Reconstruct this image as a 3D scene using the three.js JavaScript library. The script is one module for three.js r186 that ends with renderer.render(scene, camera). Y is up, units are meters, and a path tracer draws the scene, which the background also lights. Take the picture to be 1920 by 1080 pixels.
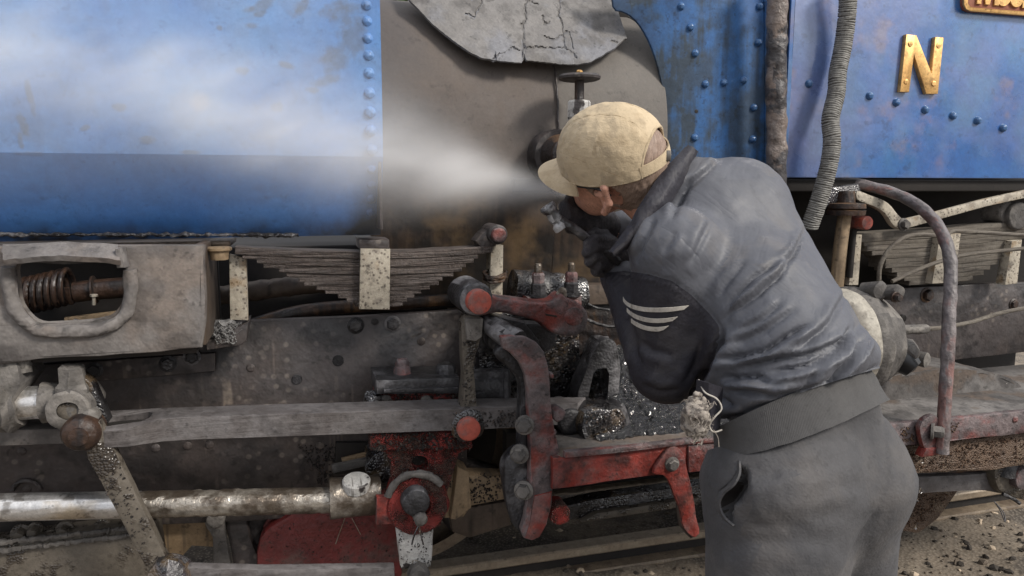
import * as THREE from 'three';
import { mergeGeometries, mergeVertices, toCreasedNormals } from 'three/addons/utils/BufferGeometryUtils.js';
import { RoundedBoxGeometry } from 'three/addons/geometries/RoundedBoxGeometry.js';
import { ImprovedNoise } from 'three/addons/math/ImprovedNoise.js';
import { FontLoader } from 'three/addons/loaders/FontLoader.js';

// ---------------------------------------------------------------- camera, sky, sun, exposure
const scene = new THREE.Scene();
const CAM = new THREE.Vector3(0, 1.4, 2.12), YAW = 16 * Math.PI / 180, PITCH = 7.9 * Math.PI / 180, FOCAL = 1371;
const camera = new THREE.PerspectiveCamera(2 * Math.atan(540 / FOCAL) * 180 / Math.PI, 16 / 9, 0.05, 400);
const FWD = new THREE.Vector3(Math.sin(YAW) * Math.cos(PITCH), -Math.sin(PITCH), -Math.cos(YAW) * Math.cos(PITCH));
const RGT = new THREE.Vector3(Math.cos(YAW), 0, Math.sin(YAW));
const UPV = new THREE.Vector3().crossVectors(RGT, FWD);
camera.position.copy(CAM);
camera.lookAt(CAM.clone().add(FWD));
const renderer = new THREE.WebGLRenderer({ antialias: true });
renderer.shadowMap.enabled = true;
renderer.toneMapping = THREE.LinearToneMapping;
renderer.toneMappingExposure = 1.35;

{ // a bright, evenly veiled sky: pale overcast, lighter towards the hidden sun
  const w = 256, h = 128, d = new Float32Array(w * h * 4);
  const sd = new THREE.Vector3(0.62, 0.72, 0.62).normalize(), v = new THREE.Vector3();
  for (let j = 0; j < h; j++) for (let i = 0; i < w; i++) {
    const el = ((j + 0.5) / h - 0.5) * Math.PI, az = ((i + 0.5) / w - 0.5) * 2 * Math.PI;
    v.set(Math.cos(az) * Math.cos(el), Math.sin(el), Math.sin(az) * Math.cos(el));
    const y = Math.max(0, v.y), g = Math.pow(Math.max(0, v.dot(sd)), 4);
    const b = 0.42 + 0.34 * Math.pow(y, 0.7) + 0.55 * g, o = (j * w + i) * 4;
    d[o] = b * 0.97; d[o + 1] = b * 0.99; d[o + 2] = b * (1.06 - 0.05 * g); d[o + 3] = 1;
  }
  const sky = new THREE.DataTexture(d, w, h, THREE.RGBAFormat, THREE.FloatType);
  sky.mapping = THREE.EquirectangularReflectionMapping; sky.magFilter = THREE.LinearFilter; sky.needsUpdate = true;
  scene.background = sky; scene.environment = sky;
}
const sun = new THREE.DirectionalLight(new THREE.Color(1, 0.93, 0.84), 2.5);
sun.position.set(5.2, 6.4, 5.2); sun.target.position.set(0.4, 0.9, 0);
sun.castShadow = true; sun.shadow.radius = 24; sun.shadow.mapSize.set(2048, 2048);
Object.assign(sun.shadow.camera, { left: -4, right: 4, top: 4, bottom: -4, near: 0.5, far: 20 });
scene.add(sun, sun.target);

// ---------------------------------------------------------------- helpers
const V = (x, y, z) => new THREE.Vector3(x, y, z);
function ray(px, py) { return FWD.clone().addScaledVector(RGT, (px - 960) / FOCAL).addScaledVector(UPV, (540 - py) / FOCAL); }
const W = (px, py, z) => { const d = ray(px, py); return CAM.clone().addScaledVector(d, (z - CAM.z) / d.z); };
const WY = (px, py, y) => { const d = ray(px, py); return CAM.clone().addScaledVector(d, (y - CAM.y) / d.y); };
const M = (px, py, z) => { const d = ray(px, py); return (z - CAM.z) / d.z / FOCAL; };      // metres per photo pixel there
const proj = (p) => { const v = p.clone().sub(CAM), s = FOCAL / v.dot(FWD); return [960 + v.dot(RGT) * s, 540 - v.dot(UPV) * s]; };
let seed = 7;
const rnd = () => { seed = (seed * 1664525 + 1013904223) >>> 0; return seed / 4294967296; };
const rr = (a, b) => a + (b - a) * rnd();
const perlin = new ImprovedNoise();
const nz = (x, y, z) => perlin.noise(x, y, z);
const clamp = (x, a = 0, b = 1) => Math.min(b, Math.max(a, x));
const sstep = (a, b, x) => { const t = clamp((x - a) / (b - a)); return t * t * (3 - 2 * t); };
const lerp = (a, b, t) => a + (b - a) * t;

// names, labels, parents
const used = new Map();
const numbered = (n) => { const k = used.get(n) ?? 0; used.set(n, k + 1); return k ? n + '_' + String(k).padStart(3, '0') : n; };
function tag(o, label, category, group, kind) {
  if (label) o.userData.label = label;
  if (category) o.userData.category = category;
  if (group) o.userData.group = group;
  if (kind) o.userData.kind = kind;
  return o;
}
function thing(name, label, category, base, group) {
  const g = new THREE.Group(); g.name = numbered(name); g.position.copy(base); scene.add(g); g.userData.base = base;
  return tag(g, label, category, group);
}
// geometry is written in world axes; children of a thing are set back by the thing's base
function P(name, m, geo, parent, label) {
  const o = new THREE.Mesh(geo, m); o.name = numbered(name); o.castShadow = o.receiveShadow = true;
  if (parent === undefined) parent = loco;
  if (parent.userData.base) o.position.copy(parent.userData.base).negate();
  parent.add(o); if (label) o.userData.label = label;
  return o;
}
function G(name, parent = loco, label) {
  const o = new THREE.Group(); o.name = numbered(name);
  if (parent.userData.base) o.position.copy(parent.userData.base).negate();
  parent.add(o); if (label) o.userData.label = label;
  return o;
}
const loco = thing('steam_locomotive', 'blue narrow gauge steam locomotive with dusty grey frames and red motion parts', 'locomotive', V(0.4, 0.1, -0.6));

function plain(g) { if (g.index) g = g.toNonIndexed(); for (const k of Object.keys(g.attributes)) if (k !== 'position') g.deleteAttribute(k); return g; }
function boxUV(g, mode) {
  g = g.index ? g.toNonIndexed() : g;
  const p = g.attributes.position, uv = new Float32Array(p.count * 2), ox = mode === 'xy' ? 0 : rnd() * 3, oy = mode === 'xy' ? 0 : rnd() * 3;
  const a = V(0, 0, 0), b = V(0, 0, 0), c = V(0, 0, 0);
  for (let i = 0; i < p.count; i += 3) {
    a.fromBufferAttribute(p, i); b.fromBufferAttribute(p, i + 1); c.fromBufferAttribute(p, i + 2);
    const n = b.clone().sub(a).cross(c.clone().sub(a)), x = Math.abs(n.x), y = Math.abs(n.y), z = Math.abs(n.z);
    for (let k = 0; k < 3; k++) {
      const q = [a, b, c][k], o = (i + k) * 2;
      if (mode === 'xy' || (z >= x && z >= y)) { uv[o] = q.x + ox; uv[o + 1] = q.y + oy; }
      else if (y >= x) { uv[o] = q.x + ox; uv[o + 1] = q.z + oy; } else { uv[o] = q.z + ox; uv[o + 1] = q.y + oy; }
    }
  }
  g.setAttribute('uv', new THREE.BufferAttribute(uv, 2));
  return g;
}
function wonk(g, amp, f = 14) {           // hammered, worn, uneven metal: corners pushed about by smooth noise
  const p = g.attributes.position;
  for (let i = 0; i < p.count; i++) {
    const x = p.getX(i), y = p.getY(i), z = p.getZ(i);
    p.setXYZ(i, x + amp * nz(x * f, y * f, z * f + 3.1), y + amp * nz(x * f + 7.7, y * f, z * f), z + amp * nz(x * f, y * f + 5.3, z * f));
  }
  return g;
}
const finish = (g, o = {}) => { g = plain(g); if (o.wonk !== 0) wonk(g, o.wonk ?? 0.0014, o.wf ?? 16); return boxUV(toCreasedNormals(g, o.crease ?? 0.7), o.uv); };
const spl = (pts, n = 4, closed = true) => { const c = new THREE.CatmullRomCurve3(pts.map(([x, y]) => V(x, y, 0)), closed, 'centripetal'); return c.getPoints(pts.length * n).slice(0, closed ? -1 : undefined).map((v) => [v.x, v.y]); };
const circ = (cx, cy, rx, ry = rx, n = 24) => Array.from({ length: n }, (_, i) => [cx + rx * Math.cos(i / n * 2 * Math.PI), cy + ry * Math.sin(i / n * 2 * Math.PI)]);
function ext(pts, z, d, o = {}) {          // an outline standing in the plane z, thick d towards the back, edges rounded
  const b = Math.min(o.bev ?? 0.004, d / 3), toV = ([x, y]) => { const w = W(x, y, z); return new THREE.Vector2(w.x, w.y); };
  let src = pts;
  if (o.dense) { src = []; pts.forEach((p, i) => { const q = pts[(i + 1) % pts.length], n = Math.max(1, Math.round(Math.hypot(q[0] - p[0], q[1] - p[1]) / o.dense)); for (let k = 0; k < n; k++) src.push([lerp(p[0], q[0], k / n), lerp(p[1], q[1], k / n)]); }); }
  const s = new THREE.Shape(src.map(toV));
  for (const h of o.holes ?? []) s.holes.push(new THREE.Path(h.map(toV)));
  const g = new THREE.ExtrudeGeometry(s, { depth: d - 2 * b, bevelEnabled: true, bevelThickness: b, bevelSize: b, bevelOffset: -b, bevelSegments: o.bs ?? 2, curveSegments: 8 });
  g.translate(0, 0, z - d + b);
  return finish(g, o);
}
function lathe(prof, pos, axis = V(0, 0, 1), seg = 28, o = {}) {      // prof: [radius, height along axis]
  const g = new THREE.LatheGeometry(prof.map(([r, h]) => new THREE.Vector2(Math.max(r, 0), h)), seg);
  g.applyQuaternion(new THREE.Quaternion().setFromUnitVectors(V(0, 1, 0), axis.clone().normalize())).translate(pos.x, pos.y, pos.z);
  return finish(g, { wonk: 0.0012, ...o });
}
// a stub cylinder along z whose front disc is centred on the pixel; rpx photo pixels in radius
function cylZ(px, py, z, len, rpx, o = {}) {
  const r = rpx * M(px, py, z), b = o.bev ?? Math.min(0.006, r * 0.25), c = W(px, py, z);
  return lathe([[0, -len], [r, -len], [r, -b], [r - b * 0.35, -b * 0.3], [r - b, 0], [r * 0.5, o.dome ?? 0], [0, (o.dome ?? 0) * 1.25]], c, V(0, 0, 1), o.seg ?? 28, o);
}
function hexZ(px, py, z, rpx, h, o = {}) { // hex head on a washer, flat on a face that looks along +z
  const r = rpx * M(px, py, z), c = W(px, py, z);
  const a = lathe([[0, 0], [r, 0], [r, h * 0.72], [r * 0.82, h], [0, h * 1.05]], c, o.axis ?? V(0, 0, 1), 6, { crease: 0.3, wonk: 0.001 });
  const w = lathe([[0, -0.004], [r * 1.32, -0.004], [r * 1.32, 0.0025], [r * 1.2, 0.004], [0, 0.004]], c, o.axis ?? V(0, 0, 1), 20);
  return mergeGeometries([a, w]);
}
function sweep(pts, rad, o = {}) {         // a round bar or hose through world points
  const c = new THREE.CatmullRomCurve3(pts, false, 'centripetal'), n = o.n ?? 40, k = o.k ?? 14, F = c.computeFrenetFrames(n), pos = [], idx = [];
  const R = typeof rad === 'function' ? rad : () => rad;
  for (let i = 0; i <= n; i++) {
    const q = c.getPointAt(i / n), r = R(i / n);
    for (let j = 0; j < k; j++) { const a = j / k * 2 * Math.PI; q.clone().addScaledVector(F.normals[i], r * Math.cos(a) * (o.flat ?? 1)).addScaledVector(F.binormals[i], r * Math.sin(a)).toArray(pos, pos.length); }
  }
  for (let i = 0; i < n; i++) for (let j = 0; j < k; j++) { const a = i * k + j, b = i * k + (j + 1) % k; idx.push(a, b, a + k, b, b + k, a + k); }
  for (const [i, f] of [[0, 1], [n, -1]]) { c.getPointAt(i / n).toArray(pos, pos.length); const m = pos.length / 3 - 1; for (let j = 0; j < k; j++) { const a = i * k + j, b = i * k + (j + 1) % k; f > 0 ? idx.push(m, b, a) : idx.push(m, a, b); } }
  const g = new THREE.BufferGeometry(); g.setAttribute('position', new THREE.Float32BufferAttribute(pos, 3)); g.setIndex(idx);
  return finish(g, { wonk: 0, crease: 1, ...o });
}
const pw = (list) => list.map(([x, y, z]) => W(x, y, z));
function box(c, w, h, d, o = {}) { const g = new RoundedBoxGeometry(w, h, d, 2, o.bev ?? Math.min(0.005, w / 4, h / 4, d / 4)); if (o.rot) g.rotateZ(o.rot); if (o.ry) g.rotateY(o.ry); g.translate(c.x, c.y, c.z); return finish(g, { crease: 0.9, ...o }); }
function slab(x0, x1, y0, y1, z0, z1, o = {}) { return box(V((x0 + x1) / 2, (y0 + y1) / 2, (z0 + z1) / 2), Math.abs(x1 - x0), Math.abs(y1 - y0), Math.abs(z1 - z0), o); }
function prof(x0, x1, pts, t, o = {}) {    // a plate whose section [y, z] runs along the engine from x0 to x1, thick t
  const back = pts.map(([y, z]) => [y, z - t]).reverse(), s = new THREE.Shape([...pts, ...back].map(([y, z]) => new THREE.Vector2(-z, y)));
  const g = new THREE.ExtrudeGeometry(s, { depth: x1 - x0, steps: o.steps ?? 1, bevelEnabled: false });
  g.rotateY(Math.PI / 2).translate(x0, 0, 0);
  return finish(g, { wonk: 0, crease: 0.45, ...o });
}
// a solid sheet spanned by a function (u, v) -> point, thick t along its normal
function sheet(fn, nu, nv, t, o = {}) {
  const pos = [], idx = [], K = (nu + 1) * (nv + 1), tops = [];
  for (let j = 0; j <= nv; j++) for (let i = 0; i <= nu; i++) tops.push(fn(i / nu, j / nv));
  const at = (i, j) => tops[clamp(j, 0, nv) * (nu + 1) + clamp(i, 0, nu)], nrm = [];
  for (let j = 0; j <= nv; j++) for (let i = 0; i <= nu; i++) nrm.push(at(i + 1, j).clone().sub(at(i - 1, j)).cross(at(i, j + 1).clone().sub(at(i, j - 1))).normalize().multiplyScalar(o.flip ? -1 : 1));
  tops.forEach((p) => p.toArray(pos, pos.length));
  tops.forEach((p, i) => p.clone().addScaledVector(nrm[i], -t).toArray(pos, pos.length));
  const w = nu + 1, q = (a, b, c, d) => (o.flip ? idx.push(a, c, b, b, c, d) : idx.push(a, b, c, b, d, c));
  for (let j = 0; j < nv; j++) for (let i = 0; i < nu; i++) { const a = j * w + i; q(a, a + 1, a + w, a + w + 1); q(K + a + 1, K + a, K + a + w + 1, K + a + w); }
  for (let i = 0; i < nu; i++) { q(K + i, K + i + 1, i, i + 1); const a = nv * w + i; q(a, a + 1, K + a, K + a + 1); }
  for (let j = 0; j < nv; j++) { const a = j * w; q(a, a + w, K + a, K + a + w); const b = a + nu; q(b + w, b, K + b + w, K + b); }
  const g = new THREE.BufferGeometry(); g.setAttribute('position', new THREE.Float32BufferAttribute(pos, 3)); g.setIndex(idx);
  return finish(g, { wonk: 0, crease: 0.8, ...o });
}
function rivetGeo(p, r, dir = V(0, 0, 1), h = 0.75) { return lathe([[r, -0.002], [r, r * 0.1], [r * 0.86, r * h * 0.55], [r * 0.5, r * h * 0.9], [0, r * h]], p, dir, 12, { wonk: 0.0006, crease: 1.2 }); }

// ---------------------------------------------------------------- implicit surfaces for cloth, skin and gloves
function nets(f, lo, hi, cell) {
  const nx = Math.ceil((hi.x - lo.x) / cell) + 1, ny = Math.ceil((hi.y - lo.y) / cell) + 1, nzz = Math.ceil((hi.z - lo.z) / cell) + 1, s2 = nx * ny;
  const F = new Float32Array(s2 * nzz), id = new Int32Array(s2 * nzz).fill(-1), pos = [], idx = [];
  const S = 5, far = cell * S * 0.5 * Math.sqrt(3) * 1.25;      // blocks wholly inside or outside need only one look
  for (let k0 = 0; k0 < nzz; k0 += S) for (let j0 = 0; j0 < ny; j0 += S) for (let i0 = 0; i0 < nx; i0 += S) {
    const c = f(lo.x + (i0 + S / 2 - 0.5) * cell, lo.y + (j0 + S / 2 - 0.5) * cell, lo.z + (k0 + S / 2 - 0.5) * cell), skip = Math.abs(c) > far;
    for (let k = k0; k < Math.min(nzz, k0 + S); k++) for (let j = j0; j < Math.min(ny, j0 + S); j++) for (let i = i0; i < Math.min(nx, i0 + S); i++) F[k * s2 + j * nx + i] = skip ? c : f(lo.x + i * cell, lo.y + j * cell, lo.z + k * cell);
  }
  const E = [[0, 1], [2, 3], [4, 5], [6, 7], [0, 2], [1, 3], [4, 6], [5, 7], [0, 4], [1, 5], [2, 6], [3, 7]];
  for (let k = 0; k < nzz - 1; k++) for (let j = 0; j < ny - 1; j++) for (let i = 0; i < nx - 1; i++) {
    const o = k * s2 + j * nx + i; let n = 0, x = 0, y = 0, z = 0, m = 0; const c = [];
    for (let q = 0; q < 8; q++) { c[q] = F[o + (q & 1) + (q >> 1 & 1) * nx + (q >> 2) * s2]; if (c[q] < 0) m++; }
    if (!m || m === 8) continue;
    for (const [a, b] of E) if (c[a] < 0 !== c[b] < 0) { const t = c[a] / (c[a] - c[b]); x += (a & 1) + t * ((b & 1) - (a & 1)); y += (a >> 1 & 1) + t * ((b >> 1 & 1) - (a >> 1 & 1)); z += (a >> 2) + t * ((b >> 2) - (a >> 2)); n++; }
    id[o] = pos.length / 3; pos.push(lo.x + (i + x / n) * cell, lo.y + (j + y / n) * cell, lo.z + (k + z / n) * cell);
  }
  for (let k = 1; k < nzz - 1; k++) for (let j = 1; j < ny - 1; j++) for (let i = 1; i < nx - 1; i++) {
    const o = k * s2 + j * nx + i, a = F[o] < 0;
    for (const [d, e1, e2] of [[1, nx, s2], [nx, s2, 1], [s2, 1, nx]]) {
      const b = F[o + d] < 0; if (a === b) continue;
      const p = id[o], q = id[o - e1], r = id[o - e2], s = id[o - e1 - e2];
      if (p < 0 || q < 0 || r < 0 || s < 0) continue;
      a ? idx.push(p, s, r, p, q, s) : idx.push(p, r, s, p, s, q);
    }
  }
  const g = new THREE.BufferGeometry(); g.setAttribute('position', new THREE.Float32BufferAttribute(pos, 3)); g.setIndex(idx); g.computeVertexNormals();
  return g;
}
function displace(g, fn) {
  const p = g.attributes.position, n = g.attributes.normal, a = V(0, 0, 0), b = V(0, 0, 0);
  const out = new Float32Array(p.count * 3);
  for (let i = 0; i < p.count; i++) { a.fromBufferAttribute(p, i); b.fromBufferAttribute(n, i); const d = fn(a, b); out[i * 3] = a.x + b.x * d; out[i * 3 + 1] = a.y + b.y * d; out[i * 3 + 2] = a.z + b.z * d; }
  g.setAttribute('position', new THREE.BufferAttribute(out, 3)); g.computeVertexNormals();
  return g;
}
// keep the side of an indexed mesh where fn < 0, cutting triangles cleanly along fn = 0
function cut(g, fn) {
  const p = g.attributes.position, n = g.attributes.normal, ix = g.index.array, P3 = [], N3 = [], val = new Float32Array(p.count), v = V(0, 0, 0);
  for (let i = 0; i < p.count; i++) val[i] = fn(v.fromBufferAttribute(p, i));
  const at = (i) => [p.getX(i), p.getY(i), p.getZ(i), n.getX(i), n.getY(i), n.getZ(i), val[i]];
  const mix = (a, b) => { const t = a[6] / (a[6] - b[6]); return a.map((x, k) => x + (b[k] - x) * t); };
  const tri = (...t) => t.forEach((q) => { P3.push(q[0], q[1], q[2]); N3.push(q[3], q[4], q[5]); });
  for (let i = 0; i < ix.length; i += 3) {
    const t = [at(ix[i]), at(ix[i + 1]), at(ix[i + 2])], poly = [];
    for (let k = 0; k < 3; k++) { const a = t[k], b = t[(k + 1) % 3]; if (a[6] < 0) poly.push(a); if (a[6] < 0 !== b[6] < 0) poly.push(mix(a, b)); }
    for (let k = 2; k < poly.length; k++) tri(poly[0], poly[k - 1], poly[k]);
  }
  const o = new THREE.BufferGeometry(); o.setAttribute('position', new THREE.Float32BufferAttribute(P3, 3)); o.setAttribute('normal', new THREE.Float32BufferAttribute(N3, 3));
  return o;
}
const smin = (a, b, k) => { const h = Math.max(k - Math.abs(a - b), 0) / k; return Math.min(a, b) - h * h * k * 0.25; };
function bone(a, b, ra, rb) {
  const ax = a.x, ay = a.y, az = a.z, dx = b.x - ax, dy = b.y - ay, dz = b.z - az, L = dx * dx + dy * dy + dz * dz || 1e-9;
  return (x, y, z) => { const t = clamp(((x - ax) * dx + (y - ay) * dy + (z - az) * dz) / L); return Math.hypot(x - ax - dx * t, y - ay - dy * t, z - az - dz * t) - (ra + (rb - ra) * t); };
}
const pb = (a, b) => bone(W(a[0], a[1], a[2]), W(b[0], b[1], b[2]), a[3] * M(a[0], a[1], a[2]), b[3] * M(b[0], b[1], b[2]));   // pixel x, pixel y, z, radius in pixels
const blend = (list, k) => (x, y, z) => { let d = list[0](x, y, z); for (let i = 1; i < list.length; i++) d = smin(d, list[i](x, y, z), k); return d; };
function polyDist(poly, x, y) {            // signed distance to an open polyline and how far along it (0..1)
  let best = 1e9, side = 1, tt = 0, acc = 0, tot = 0;
  for (let i = 1; i < poly.length; i++) tot += Math.hypot(poly[i][0] - poly[i - 1][0], poly[i][1] - poly[i - 1][1]);
  for (let i = 1; i < poly.length; i++) {
    const [ax, ay] = poly[i - 1], dx = poly[i][0] - ax, dy = poly[i][1] - ay, L2 = dx * dx + dy * dy, t = clamp(((x - ax) * dx + (y - ay) * dy) / L2);
    const ex = x - ax - dx * t, ey = y - ay - dy * t, d = Math.hypot(ex, ey);
    if (d < best) { best = d; side = dx * ey - dy * ex >= 0 ? 1 : -1; tt = (acc + t * Math.sqrt(L2)) / tot; }
    acc += Math.sqrt(L2);
  }
  return [best * side, tt];
}

// ---------------------------------------------------------------- procedural materials
const FN = 512;
function latt(sd, cx, cy) { const a = new Float32Array(cx * cy); let s = sd * 2654435761 >>> 0; for (let i = 0; i < a.length; i++) { s = (Math.imul(s, 1664525) + 1013904223) >>> 0; s ^= s >>> 13; a[i] = (s >>> 0) / 4294967296; } return a; }
function fbm(sd, cx, cy, oct, gain = 0.55) {
  const o = new Float32Array(FN * FN); let amp = 1;
  for (let k = 0; k < oct && cx <= FN / 2 && cy <= FN / 2; k++, cx *= 2, cy *= 2, amp *= gain) {
    const L = latt(sd + k * 31, cx, cy);
    for (let y = 0; y < FN; y++) {
      const fy = y / FN * cy, y0 = fy | 0, ty = fy - y0, sy = ty * ty * (3 - 2 * ty), r0 = y0 * cx, r1 = (y0 + 1) % cy * cx;
      for (let x = 0; x < FN; x++) {
        const fx = x / FN * cx, x0 = fx | 0, tx = fx - x0, sx = tx * tx * (3 - 2 * tx), x1 = (x0 + 1) % cx;
        const a = L[r0 + x0] + (L[r0 + x1] - L[r0 + x0]) * sx, b = L[r1 + x0] + (L[r1 + x1] - L[r1 + x0]) * sx;
        o[y * FN + x] += amp * (a + (b - a) * sy);
      }
    }
  }
  let lo = 1e9, hi = -1e9; for (const v of o) { if (v < lo) lo = v; if (v > hi) hi = v; }
  for (let i = 0; i < o.length; i++) o[i] = (o[i] - lo) / (hi - lo);
  return o;
}
function worley(sd, c) {                   // distance to the nearest scattered point, 0 at it, about 1 between points
  const A = latt(sd, c, c), B = latt(sd + 99, c, c), o = new Float32Array(FN * FN);
  for (let y = 0; y < FN; y++) for (let x = 0; x < FN; x++) {
    const fx = x / FN * c, fy = y / FN * c, ix = fx | 0, iy = fy | 0; let m = 9;
    for (let j = -1; j < 2; j++) for (let i = -1; i < 2; i++) { const q = ((iy + j + c) % c) * c + (ix + i + c) % c, dx = ix + i + A[q] - fx, dy = iy + j + B[q] - fy, d = dx * dx + dy * dy; if (d < m) m = d; }
    o[y * FN + x] = Math.min(1, Math.sqrt(m));
  }
  return o;
}
const F = { R: fbm(31, 4, 13, 4, 0.5), A: fbm(1, 3, 3, 7), B: fbm(2, 8, 8, 6), B2: fbm(12, 8, 8, 6), C: fbm(3, 32, 32, 4), G: fbm(4, 128, 128, 2), V: fbm(5, 40, 3, 4), H: fbm(6, 3, 60, 4), W1: worley(7, 56), W2: worley(8, 22), W3: worley(9, 90), K: fbm(10, 5, 5, 6, 0.5) };
F.C2 = fbm(21, 24, 24, 5, 0.75);
let at = 0;
const reader = { get R() { return F.R[at]; }, get A() { return F.A[at]; }, get B() { return F.B[at]; }, get B2() { return F.B2[at]; }, get C() { return F.C[at]; }, get C2() { return F.C2[at]; }, get G() { return F.G[at]; }, get V() { return F.V[at]; }, get H() { return F.H[at]; }, get W1() { return F.W1[at]; }, get W2() { return F.W2[at]; }, get W3() { return F.W3[at]; }, get K() { return F.K[at]; } };
const LUT = new Uint8Array(4097); for (let i = 0; i <= 4096; i++) { const x = i / 4096; LUT[i] = Math.round(255 * (x < 0.0031308 ? x * 12.92 : 1.055 * Math.pow(x, 1 / 2.4) - 0.055)); }
const srgb = (x) => LUT[x <= 0 ? 0 : x >= 1 ? 4096 : x * 4096 | 0];
const hex = (h) => { const c = new THREE.Color(h); return [c.r, c.g, c.b]; };
const mx = (a, b, t) => { t = clamp(t); return [a[0] + (b[0] - a[0]) * t, a[1] + (b[1] - a[1]) * t, a[2] + (b[2] - a[2]) * t]; };
const sc = (a, s) => [a[0] * s, a[1] * s, a[2] * s];
// fn(field reader f, u, v) -> [colour, roughness, height 0..1]; u, v in metres from the tile's lower left corner
function mk(name, tile, fn, o = {}) {
  const [w, h] = o.px ?? [FN, FN], [tw, th] = Array.isArray(tile) ? tile : [tile, tile], ft = o.field ?? Math.min(tw, th);
  const c = new Uint8Array(w * h * 4), r = new Uint8Array(w * h * 4), f = reader, gr = o.grain ?? 0.45;
  for (let y = 0, i = 0; y < h; y++) for (let x = 0; x < w; x++, i += 4) {
    const u = (x + 0.5) / w * tw, v = (y + 0.5) / h * th;
    at = ((v / ft * FN | 0) % FN) * FN + (u / ft * FN | 0) % FN;
    const [col, ro, he] = fn(f, u, v), g = (1 + gr * (F.C[at] - 0.5) + gr * 0.7 * (F.G[at] - 0.5)) * (1 - gr * 0.9 * sstep(0.70, 0.86, F.C2[at]));
    c[i] = srgb(col[0] * g); c[i + 1] = srgb(col[1] * g); c[i + 2] = srgb(col[2] * g); c[i + 3] = 255;
    r[i] = 255 * clamp(he); r[i + 1] = 255 * clamp(ro); r[i + 2] = 0; r[i + 3] = 255;
  }
  const tex = (d, cs) => { const t = new THREE.DataTexture(d, w, h, THREE.RGBAFormat); t.magFilter = THREE.LinearFilter; t.wrapS = t.wrapT = THREE.RepeatWrapping; t.repeat.set(1 / tw, 1 / th); if (o.off) t.offset.set(-o.off[0] / tw, -o.off[1] / th); if (o.rot) t.rotation = o.rot; if (cs) t.colorSpace = THREE.SRGBColorSpace; t.needsUpdate = true; return t; };
  if (o.flat) return new THREE.MeshPhysicalMaterial({ name, map: tex(c, 1), roughness: o.flat, metalness: o.metal ?? 0 });
  const R = tex(r), m = new THREE.MeshPhysicalMaterial({ name, map: tex(c, 1), roughnessMap: R, roughness: 1, metalness: o.metal ?? 0, bumpMap: R, bumpScale: o.bump ?? 0.002, ...(o.more ?? {}) });
  return m;
}
const dust = hex('#8d8681'), soot = [0.012, 0.011, 0.011], rustc = [0.16, 0.055, 0.022], oilc = [0.010, 0.009, 0.010];
const MT = {};
// dusty painted steel, dull grey, a little lumpy
MT.grey = mk('dusty grey paint', 0.7, (f) => { let c = mx([0.118, 0.108, 0.104], [0.205, 0.19, 0.178], f.A * 1.1); c = mx(c, [0.15, 0.12, 0.10], sstep(0.5, 0.8, f.K) * 0.7); c = mx(c, [0.05, 0.045, 0.044], sstep(0.55, 0.85, f.B) * 0.55); return [c, 0.72 + 0.2 * f.C, 0.45 * f.B + 0.35 * f.C2 + 0.2 * f.C]; }, { bump: 0.006 });
MT.frame = mk('dark dusty frame', 0.9, (f) => { let c = mx([0.032, 0.027, 0.027], [0.092, 0.080, 0.078], f.A); c = mx(c, [0.052, 0.039, 0.034], sstep(0.42, 0.7, f.K) * 0.6); c = mx(c, [0.21, 0.18, 0.155], sstep(0.24, 0.12, f.W2) * sstep(0.48, 0.7, f.B2) * 0.5); c = mx(c, [0.22, 0.18, 0.145], sstep(0.66, 0.9, f.V) * sstep(0.5, 0.7, f.K) * 0.5); c = mx(c, oilc, sstep(0.56, 0.8, f.B) * 0.65); return [c, 0.30 + 0.5 * f.K, 0.4 * f.B + 0.4 * f.C2 + 0.2 * f.C]; }, { bump: 0.006, grain: 0.5 });
MT.oily = mk('thick black oil on iron', 0.35, (f) => { const l = 1 - f.W1 * f.W1; let c = mx(oilc, [0.042, 0.037, 0.040], sstep(0.4, 0.8, f.A)); c = mx(c, [0.15, 0.105, 0.06], sstep(0.66, 0.85, f.K) * 0.5); c = mx(c, [0.16, 0.16, 0.17], sstep(0.62, 0.8, f.B2) * 0.4); return [c, 0.13 + 0.4 * sstep(0.4, 0.75, f.B), 0.5 * l * f.B2 + 0.3 * f.B + 0.3 * f.C2]; }, { bump: 0.009, more: { ior: 1.75 } });
MT.grim = mk('greasy dark grey iron', 0.45, (f) => { let c = mx([0.032, 0.031, 0.034], [0.165, 0.16, 0.165], sstep(0.3, 0.8, f.A)); c = mx(c, oilc, sstep(0.46, 0.72, f.B) * 0.8); return [c, 0.26 + 0.5 * f.K, 0.45 * f.B + 0.25 * (1 - f.W1) * f.B2 + 0.3 * f.C2]; }, { bump: 0.007, grain: 0.6 });
const redc = hex('#a2352b');
MT.red = mk('worn red paint', 0.45, (f) => { let c = mx([0.27, 0.038, 0.026], [0.125, 0.020, 0.017], f.A); c = mx(c, [0.42, 0.10, 0.06], sstep(0.66, 0.95, f.B2) * 0.5); c = mx(c, [0.13, 0.095, 0.09], sstep(0.42, 0.85, f.K * 0.75 + f.C2 * 0.3) * 0.75); c = mx(c, soot, sstep(0.5, 0.9, f.B * 0.75 + f.C * 0.3) * 0.8); return [c, 0.38 + 0.4 * f.K, 0.4 * f.B + 0.4 * f.C2 + 0.2 * f.C]; }, { bump: 0.005, grain: 0.6 });
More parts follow.
